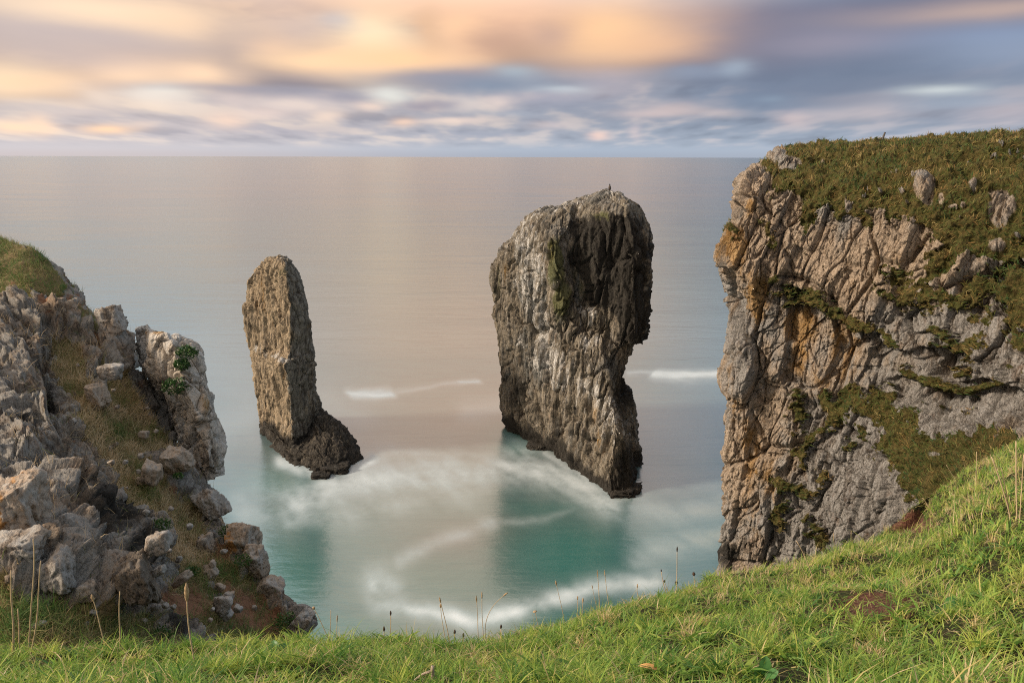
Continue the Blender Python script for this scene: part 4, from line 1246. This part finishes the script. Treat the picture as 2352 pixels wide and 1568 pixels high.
# lichen on the orange boulder lives in its mesh
for o in list(COL.objects):
    if o.name.startswith('boulder') and o.data.materials[0] == MAT_RUSTY:
        co_ = np.empty(len(o.data.vertices) * 3, np.float32); o.data.vertices.foreach_get('co', co_)
        co_ = co_.reshape(-1, 3)
        nz = fbm(co_ * 7 + 3, 3, 77)
        s_ = np.abs(co_).max(0)
        a = o.data.attributes.new('ochre', 'FLOAT', 'POINT')
        v_ = np.exp(-((co_[:, 0] / s_[0] + .35) / .45) ** 2 - ((co_[:, 2] / s_[2]) / .7) ** 2) * .55 + nz * .6
        a.data.foreach_set('value', np.clip(v_ * 1.7, 0, 1).astype(np.float32))
# loose stones
cnt = 0
while cnt < 45:
    x, y = rng.uniform(20, 690), rng.uniform(700, 1440)
    d = (SPX - x) ** 2 + (SPY - y) ** 2
    i = np.unravel_index(np.argmin(d), d.shape)
    if d[i] > 60 or (SLOPE_VEG[i] + SLOPE_SOIL[i]) < .4:
        continue
    s_ = rng.choice([1, 1, 1, 1.9]) * rng.uniform(7, 17)
    boulder('loose_stone', x, y, s_, s_ * rng.uniform(.6, 1.1), rng.uniform(-40, 40), 900 + cnt, 'small loose stone lying in the dry grass and soil of the slope', 'stone', 'loose stones on the slope', .9, .3, sub=3)
    cnt += 1

# ------------------------------------------------------------------ rock pinnacle on the slope
rowsP = [
    [(420, 1060, 18.2), (450, 1085, 17.4), (482, 1108, 17.0), (505, 1100, 17.3), (508, 1090, 18.2), (470, 1080, 19.2), (430, 1060, 19.4)],
    [(392, 985, 18.6), (430, 1010, 17.6), (478, 1030, 17.1), (503, 1040, 17.5), (508, 1030, 18.4), (470, 1010, 19.6), (410, 985, 19.8)],
    [(365, 925, 18.9), (405, 945, 17.9), (455, 955, 17.3), (488, 955, 17.8), (496, 950, 18.7), (460, 945, 20), (390, 930, 20.2)],
    [(330, 870, 19.2), (370, 885, 18.2), (425, 890, 17.6), (468, 885, 18.0), (480, 880, 18.9), (440, 875, 20.2), (360, 870, 20.4)],
    [(308, 822, 19.4), (350, 830, 18.4), (405, 830, 17.9), (450, 830, 18.2), (466, 826, 19.0), (430, 825, 20.2), (345, 820, 20.4)],
    [(303, 785, 19.5), (340, 782, 18.7), (392, 785, 18.2), (432, 795, 18.5), (448, 800, 19.1), (415, 795, 20.1), (340, 785, 20.3)],
    [(306, 758, 19.5), (335, 755, 19.0), (375, 762, 18.8), (408, 775, 18.9), (420, 782, 19.2), (390, 776, 19.9), (335, 760, 20.1)],
    [(325, 750, 19.5), (340, 748, 19.3), (358, 752, 19.2), (374, 762, 19.2), (380, 766, 19.4), (365, 760, 19.7), (340, 752, 19.8)],
]


def mask_p(g, px, py, n1, n2):
    return {'ochre': blobs(px + n2 * 10, py, [(365, 760, 24, 14, .9), (330, 765, 20, 10, .6), (465, 920, 14, 60, .5), (440, 990, 20, 20, .4)]),
            'pale': blobs(px + n2 * 20, py + n2 * 20, [(390, 800, 30, 30, .35), (430, 930, 40, 40, .4), (380, 870, 30, 40, .4)])}


BP = basis((-.25, .1, -1), (.3, -1, .1))
o = stack('rock_pinnacle', rowsP, [24, 30, 32, 34, 26, 20, 14], [46, 50, 44, 26, 20, 20, 24], [(1.6, .24, BP, (1.8, 1, 1)), (.65, .12, BP, (1.7, 1, 1)), (.24, .045, BP, (1.3, 1, 1))], 610, mask_p, MAT_PALE, sharp=.8)
tag(o, 'jointed grey rock pinnacle overhanging the sea at the slope edge', 'rock pinnacle')

# ------------------------------------------------------------------ leafy clumps


def leaf_clump(name, pos, r, n, mat, label, cat, lsize, tint0, squash=.7):
    d = rng.normal(size=(n, 3)); d /= np.linalg.norm(d, axis=1, keepdims=True)
    rad = rng.uniform(.3, 1, n) ** .6
    base = pos + d * (rad * r)[:, None] * np.array([1, .6, squash])
    o = blade_mesh(name, base, d, rng.uniform(.6, 1.3, n) * lsize, rng.uniform(.5, .8, n) * lsize, np.abs(rng.normal(.3, .5, n)), rng.uniform(.2, .9, n), np.clip(rng.normal(tint0, .18, n), 0, 1), mat, 3)
    tag(o, label, cat)
    return o


IVY = leaf_mat('ivy_leaves', [(0.0, (.012, .040, .012)), (.4, (.03, .085, .022)), (.75, (.06, .14, .03)), (1.0, (.13, .17, .05))], .2, .4)
for (x, y, Y, r, lb) in ((430, 812, 17.75, .30, 'dark green ivy clump near the top of the rock pinnacle'), (402, 890, 17.5, .36, 'dark green ivy clump in the crack halfway down the pinnacle'),
                         (418, 840, 17.7, .22, 'thin ivy strand linking the two clumps on the pinnacle')):
    leaf_clump('ivy_clump', P(x, y, Y), r, 420, IVY, lb, 'ivy', .075, .4)
for (x, y, r, n_, lb) in ((560, 1262, .22, 260, 'green tuft growing on the lichen-spotted edge boulder'), (435, 1085, .13, 160, 'small green plant below the pinnacle foot'), (660, 1430, .36, 420, 'green bush at the low seaward corner of the slope'),
                          (448, 1305, .18, 240, 'green leafy plant beside the pale gully boulder'), (520, 1215, .26, 300, 'wiry bush on the seaward skyline of the slope'), (400, 1185, .2, 240, 'green patch of leaves in the gully grass'),
                          (375, 1460, .22, 260, 'yellow-green plant under the lowest gully rock')):
    ps, dp, nn = near_slope(x, y)
    toc = np.array([0, 0, H]) - ps; toc /= np.linalg.norm(toc)
    leaf_clump('shrub', ps + toc * .35, r, n_, IVY, lb, 'shrub', .05, .6)

# ------------------------------------------------------------------ stalks
ST_ = new_mat('straw')
c = mix(noise(geo_pos(), 60, 3, .6), (.30, .22, .13), (.52, .41, .27))
finish(principled(c, .8, .2).outputs[0])
SEED = new_mat('seed_head')
c = mix(noise(geo_pos(), 200, 3, .6), (.24, .16, .09), (.50, .38, .24))
finish(principled(c, .9, .1, bump(noise(geo_pos(), 400, 3, .7), 1.0, .004)).outputs[0])
BROWN = new_mat('brown_seed_head')
c = mix(noise(geo_pos(), 250, 3, .6), (.035, .022, .016), (.09, .06, .045))
finish(principled(c, .9, .1, bump(noise(geo_pos(), 400, 3, .7), 1.0, .004)).outputs[0])
GPX, GPY, GPD = proj(GND)


def tube(pts, r0, r1, sides=6):
    pts = np.array(pts, float); n = len(pts)
    tn = np.gradient(pts, axis=0); tn /= np.linalg.norm(tn, axis=1, keepdims=True)
    s = np.cross(tn, np.array([.3, 1, .2])); s /= np.linalg.norm(s, axis=1, keepdims=True)
    b = np.cross(tn, s)
    rr = np.linspace(r0, r1, n)[:, None] if np.isscalar(r0) else np.array(r0)[:, None]
    a = np.arange(sides) / sides * 2 * np.pi
    V = np.concatenate([pts + rr * (s * math.cos(t) + b * math.sin(t)) for t in a]).reshape(sides, n, 3).transpose(1, 0, 2)
    return V


def ground_at(px, py):
    d = (GPX - px) ** 2 + (GPY - py) ** 2 + np.where((GND[..., 1] < .8) | (GND[..., 2] < H - 6), 1e9, 0)
    i = np.unravel_index(np.argmin(d), d.shape)
    return GND[i]


def stalk(bx, by, tx, ty, r, headkind, label, bend=0.0, group='dry stalks along the cliff edge', hl=.035, hr=.005, Y=None):
    b = ground_at(bx, by) if Y is None else P(bx, by, Y)
    Yd = b[1]
    tpt = P(tx, ty, Yd + .05)
    base = P(bx, by, Yd)
    base = base + np.array([0, 0, -.10])
    root = bpy.data.objects.new('dry_stalk', None); COL.objects.link(root)
    root.location = base
    tag(root, label, 'dry stalk', group)
    n = 14
    t = np.linspace(0, 1, n)[:, None]
    ln = np.linalg.norm(tpt - base)
    path = (tpt - base) * t + np.array([bend * ln, 0, abs(bend) * ln * .6]) * (t * (1 - t)) * 1.6 + np.array([.01, .01, 0]) * np.sin(t * 7 + bx) * ln * .4
    r = max(r * 1.1, min(r * 1.9, .0034))
    V = tube(path, r, r * .65)
    grid_mesh('stem', V, ST_, closed=True, cap=True, parent=root)
    dr = path[-1] - path[-3]; dr /= np.linalg.norm(dr)
    if headkind:
        k = 9
        s = np.linspace(0, 1, k)[:, None]
        hp = path[-1] - dr * hl * .3 + dr * hl * s
        prof = np.sin(np.clip(s[:, 0] * .94 + .05, 0, 1) * np.pi) ** .7 * hr + .0006
        V = tube(hp, prof, None, 7)
        jit = vnoise(V.reshape(-1, 3) * 300, 5).reshape(V.shape[:2])
        cen_ = hp[:, None]
        V = cen_ + (V - cen_) * (1 + .5 * jit)[..., None]
        grid_mesh('seed_head', V, SEED if headkind == 1 else BROWN, closed=True, cap=True, parent=root)
    return root


STALKS = [
    (895, 1470, 899, 1410, .0016, 2, 0, .030, .004, 'short dark plantain head standing just right of the big-leaved plant'),
    (1036, 1462, 1013, 1380, .0014, 1, .05, .03, .004, 'thin stalk with a small brown head leaning left over the foam curve'),
    (1034, 1462, 1014, 1392, .0012, 1, -.1, .02, .005, 'shorter forked stalk beside the thin left-leaning stalk'),
    (1102, 1460, 1096, 1378, .0014, 1, 0, .05, .004, 'upright stalk with narrow pale seed spike, left of a close pair'),
    (1112, 1462, 1108, 1370, .0014, 1, 0, .05, .004, 'upright stalk with narrow pale seed spike, right of a close pair'),
    (1120, 1456, 1160, 1366, .0013, 1, -.35, .04, .005, 'arched grass stalk nodding to the right over the foam'),
    (1300, 1420, 1279, 1340, .0012, 1, .05, .035, .005, 'pale grass head on a hair-thin stem before the dark reflection'),
    (1384, 1408, 1374, 1322, .0016, 1, 0, .07, .003, 'tall straight straw with a long thin spike at the edge'),
    (1382, 1404, 1362, 1348, .0012, 1, 0, .03, .003, 'slanting short straw branching from beside the tall straight straw'),
    (1410, 1396, 1391, 1320, .0014, 1, -.06, .06, .003, 'tall straw curving left beside the straight straw'),
    (1328, 1420, 1328, 1374, .0013, 1, 0, .03, .004, 'short stalk with small pale tuft before the turf brow'),
    (1338, 1424, 1340, 1380, .0013, 1, 0, .04, .005, 'short stalk with fat tan spike on the brow'),
    (1246, 1440, 1230, 1404, .0013, 1, 0, .012, .014, 'withered umbel with a wide white head on the brow'),
    (1546, 1368, 1520, 1310, .0020, 2, -.1, .02, .004, 'dark brown branching stem leaning left at the seaward brow'),
    (1550, 1372, 1528, 1334, .0018, 2, 0, .022, .009, 'dark round seed head under the branching brown stem'),
    (1556, 1360, 1557, 1262, .0020, 2, 0, .045, .005, 'tallest dark stem standing upright at the seaward brow'),
    (1555, 1365, 1555, 1338, .0016, 2, 0, .03, .010, 'brown knobbly head at the foot of the tallest dark stem'),
    (1602, 1340, 1595, 1318, .0016, 2, 0, .03, .012, 'round brown knapweed head at the brow before the headland'),
    (1490, 1380, 1465, 1346, .0016, 1, -.3, .03, .004, 'bent straw with drooping tip left of the dark stems'),
    (884, 1480, 884, 1446, .0018, 2, 0, .030, .006, 'fat black seed head left of the foam curve'),
    (1150, 1470, 1152, 1440, .0018, 2, 0, .028, .0065, 'fat black seed head in the middle of the turf edge'),
    (1044, 1478, 1046, 1452, .0016, 2, 0, .022, .005, 'small black seed head right of the forked stalk'),
    (1064, 1482, 1066, 1460, .0016, 2, 0, .022, .005, 'small tilted black seed head between two stalks'),
    (780, 1498, 722, 1398, .0014, 1, .05, .02, .008, 'long thin stalk leaning left with a pale round head beside the slope'),
    (756, 1480, 761, 1402, .0014, 0, 0, .02, .004, 'bare dark twig standing where the slope meets the sea'),
    (772, 1492, 776, 1424, .0012, 1, 0, .04, .003, 'thin grass stalk right of the bare dark twig'),
    (452, 1545, 430, 1370, .0026, 1, -.03, .075, .008, 'large fluffy reed head rising from the near turf'),
    (24, 1500, 27, 1312, .0040, 0, 0, .03, .004, 'thick bare straw at the left picture edge'),
    (52, 1500, 76, 1240, .0034, 0, .06, .03, .004, 'tall thick straw curving up over the grey boulder'),
    (62, 1470, 95, 1290, .0020, 0, .05, .03, .004, 'side branch straw splitting off over the grey boulder'),
    (40, 1500, 42, 1400, .0026, 0, 0, .03, .004, 'short straw between the two thick left straws'),
    (240, 1470, 214, 1378, .0014, 1, .05, .035, .006, 'thin straw with small head before the lower turf'),
    (270, 1470, 276, 1360, .0018, 0, 0, .03, .004, 'straight straw standing before the near-black rock'),
    (2337, 1195, 2278, 1046, .0040, 0, .05, .03, .004, 'thick pale straw leaning left on the right bank'),
    (2344, 1190, 2334, 1010, .0042, 0, 0, .03, .004, 'tallest pale straw upright at the right picture edge'),
    (2330, 1190, 2300, 1070, .0026, 0, .05, .03, .004, 'slim straw between the two thick straws of the right bank'),
    (2348, 1200, 2352, 1040, .0030, 0, 0, .03, .004, 'straw cut by the right picture edge'),
    (2240, 1150, 2174, 1064, .0022, 0, 0, .03, .004, 'long straw leaning left over the dark heath patch'),
    (2246, 1120, 2244, 1034, .0020, 0, 0, .03, .004, 'lone straight straw against the dark heath patch'),
    (1925, 1290, 1915, 1222, .0018, 0, 0, .03, .004, 'pale straw before the foot of the headland, in the middle'),
    (1960, 1280, 1956, 1216, .0018, 0, 0, .03, .004, 'pale straw before the foot of the headland, on the right'),
    (1880, 1330, 1830, 1240, .0022, 0, .1, .03, .004, 'arching straw before the foot of the headland, on the left'),
    (2160, 1190, 2120, 1140, .0018, 0, .1, .03, .004, 'bent straw above the eroded soil on the right bank'),
]
for (bx, by, tx, ty, r, hk, bd, hl, hr, lb) in STALKS:
    stalk(bx, by, tx, ty, r, hk, lb, bd, hl=hl, hr=hr)

# floating dry seed head specks at the right brow are stalks too
# ------------------------------------------------------------------ broad-leaved plant, dead stick, leaf, flower
LEAF = new_mat('broad_leaf')
c = mix(noise(geo_pos(), 30, 3, .5), (.05, .15, .045), (.10, .24, .075))
pr = principled(c, .45, .4)
tr = nd('ShaderNodeBsdfTranslucent'); lk(tr.inputs[0], c)
mxs = nd('ShaderNodeMixShader'); mxs.inputs[0].default_value = .3
T.links.new(pr.outputs[0], mxs.inputs[1]); T.links.new(tr.outputs[0], mxs.inputs[2])
finish(mxs.outputs[0])


def leaf(name, base, tip, width, up, parent, mat, lobes=0.0):
    n, k = 16, 7
    t = np.linspace(0, 1, n)[:, None, None]
    s = np.linspace(-1, 1, k)[None, :, None]
    ax = tip - base; ln = np.linalg.norm(ax)
    sd_ = np.cross(ax, up); sd_ /= np.linalg.norm(sd_)
    prof = (np.sin(np.pi * np.clip(t * .93 + .05, 0, 1)) ** .8) * (1 + lobes * np.sin(t * 22))
    V = base + ax * t + up * (.18 * ln * np.sin(np.pi * t)) + sd_ * (s * width * .5 * prof) + up * (np.abs(s) * width * .16 * prof) + up * .012 * np.sin(t * 14 + s * 3) * ln
    return grid_mesh(name, V, mat, parent=parent)


def leafy(label, px, py, leaves, name='leafy_plant', mat=LEAF):
    b = ground_at(px, py)
    root = bpy.data.objects.new(name, None); COL.objects.link(root); root.location = b
    tag(root, label, 'plant')
    for (tx, ty, wpx, dY, lift) in leaves:
        tp = P(tx, ty, b[1] + dY) - b
        dep = proj(b)[2]
        leaf('leaf', np.array([0, 0, .0]), tp + np.array([0, 0, lift]), wpx / F * dep, np.array([0, -.55, .83]), root, mat, .06)
    return root


leafy('broad-leaved green plant growing in the near turf', 845, 1540, [(800, 1548, 44, -.1, 0), (838, 1488, 50, .0, .01), (885, 1545, 56, -.12, 0), (815, 1515, 40, .02, 0), (868, 1568, 46, -.2, 0)])
leafy('small pale clover-leaved plant on the turf crest', 640, 1508, [(605, 1490, 26, 0, 0), (660, 1478, 26, .05, .0), (690, 1500, 24, 0, 0), (630, 1470, 22, .05, 0)])
leafy('dock rosette with a wide leaf beside the bare soil', 2170, 1400, [(2205, 1380, 34, 0, 0), (2150, 1412, 30, -.1, 0), (2190, 1420, 28, -.1, 0)])
leafy('blue-green dock leaf standing in the near right turf', 1750, 1560, [(1762, 1510, 26, 0, .01), (1735, 1530, 22, 0, 0), (1790, 1540, 22, -.05, 0)])
STICK = new_mat('dead_wood')
c = mix(noise(geo_pos(), 40, 5, .65), (.26, .20, .15), (.52, .43, .35))
finish(principled(c, .9, .1, bump(noise(geo_pos(), 90, 4, .7), .8, .01)).outputs[0])
b = ground_at(985, 1568); dep = proj(b)[2]
root = bpy.data.objects.new('dry_twig', None); COL.objects.link(root); root.location = b
tag(root, 'pale dead woody stem sticking up through the near turf', 'dead stem')
q0 = P(992, 1585, b[1]) - b; q1 = P(998, 1530, b[1]) - b
V = tube(q0 + (q1 - q0) * np.linspace(0, 1, 8)[:, None] + np.array([.004, 0, 0]) * np.sin(np.linspace(0, 5, 8))[:, None], .010, .006, 8)
grid_mesh('main_stem', V, STICK, closed=True, cap=True, parent=root)
q2 = P(945, 1572, b[1]) - b; q3 = P(994, 1542, b[1]) - b
V = tube(q2 + (q3 - q2) * np.linspace(0, 1, 8)[:, None] + np.array([0, 0, .012]) * np.sin(np.linspace(0, 3, 8))[:, None], .004, .005, 7)
grid_mesh('side_branch', V, STICK, closed=True, cap=True, parent=root)
ORANGE = new_mat('dead_leaf')
c = mix(noise(geo_pos(), 60, 3, .6), (.42, .22, .08), (.58, .36, .16))
finish(principled(c, .7, .2).outputs[0])
b = ground_at(1486, 1546)
root = bpy.data.objects.new('dead_leaf', None); COL.objects.link(root); root.location = b + np.array([0, -.02, .05])
tag(root, 'single orange dead leaf lying on the near turf', 'leaf')
dep = proj(b)[2]
leaf('blade', np.array([-.035, 0, 0]), np.array([.04, -.015, -.006]), .018, np.array([0, -.5, .86]), root, ORANGE)
# yellow flower
YEL = new_mat('yellow_petals')
finish(principled((.72, .42, .02), .6, .2).outputs[0])
b = P(2014, 1258, ground_at(2014, 1290)[1]); gb = ground_at(2014, 1285)
root = bpy.data.objects.new('yellow_flower', None); COL.objects.link(root); root.location = gb
tag(root, 'small yellow flower in the turf before the headland foot', 'flower')
V = tube(np.linspace([0, 0, 0], b - gb, 6), .002, .0015, 6)
grid_mesh('stem', V, GR, closed=True, cap=True, parent=root)
pts = b - gb
vsn = []
n = 60
d_ = rng.normal(size=(n, 3)); d_[:, 2] = np.abs(d_[:, 2]) * .7; d_ /= np.linalg.norm(d_, axis=1, keepdims=True)
fl_o = blade_mesh('flower_head', np.repeat(pts[None], n, 0), d_, np.full(n, .020), np.full(n, .007), np.full(n, .2), np.full(n, .3), np.full(n, .5), YEL, 3)
fl_o.parent = root

# ------------------------------------------------------------------ small things far off
DARKB = new_mat('bird_feathers')
finish(principled(mix(noise(geo_pos(), 8, 3, .5), (.035, .028, .024), (.09, .07, .055)), .7, .3).outputs[0])
bt = P(1399, 437, 91.6)
prof = [(-.05, .02), (.0, .10), (.14, .17), (.32, .19), (.50, .15), (.60, .09), (.68, .085), (.76, .075), (.84, .03), (.86, .005)]
pts = np.array([[.02 * math.sin(z * 4), 0, z] for z, r in prof])
V = tube(pts, np.array([r for z, r in prof]), None, 12)
bird = grid_mesh('bird', V, DARKB, closed=True, cap=True)
bird.location = bt
tag(bird, 'dark seabird perched upright on the peak of the tall stack', 'bird')
bm_ = tube(np.array([[0, 0, 0], [-.07, -.03, -.005], [-.14, -.06, -.02]]), np.array([.022, .014, .003]), None, 8)
bk = grid_mesh('beak', bm_, DARKB, closed=True, cap=True, parent=bird); bk.location = (0.0, -.05, .74)
tl = tube(np.array([[0, .05, .1], [.05, .12, -.02], [.08, .18, -.16]]), np.array([.08, .06, .02]), None, 8)
grid_mesh('tail', tl, DARKB, closed=True, cap=True, parent=bird)
WOOD = new_mat('weathered_post')
finish(principled(mix(noise(geo_pos(), 12, 3, .6), (.05, .045, .04), (.12, .11, .10)), .9, .1).outputs[0])
pb = P(2026, 318, 55.0)
V = tube(np.array([[0, 0, 0], [.05, 0, .25], [.12, 0, .52]]), np.array([.075, .07, .065]), None, 8)
post = grid_mesh('stake', V, WOOD, closed=True, cap=True)
post.location = pb
tag(post, 'short dark leaning stake on the skyline of the headland', 'stake')
# far island
ISL = new_mat('far_island')
finish(principled((.33, .35, .39), .95, .05).outputs[0])
n = 60
t = np.linspace(0, 1, n)
hgt = (np.sin(np.pi * t) ** .5) * (28 + 16 * fbm(np.stack([t * 6, t * 0, t * 0], -1), 3, 8)) + .2
cx = -26500 + 3600 * t
cy = np.full(n, 36000.0)
rowsI = [np.stack([cx, cy - 300, np.full(n, -2.)], -1), np.stack([cx, cy - 200, hgt * .8], -1), np.stack([cx, cy, hgt], -1), np.stack([cx, cy + 400, np.full(n, -2.)], -1)]
isl = grid_mesh('island', np.array(rowsI), ISL)
tag(isl, 'faint low island on the far left of the horizon', 'island')
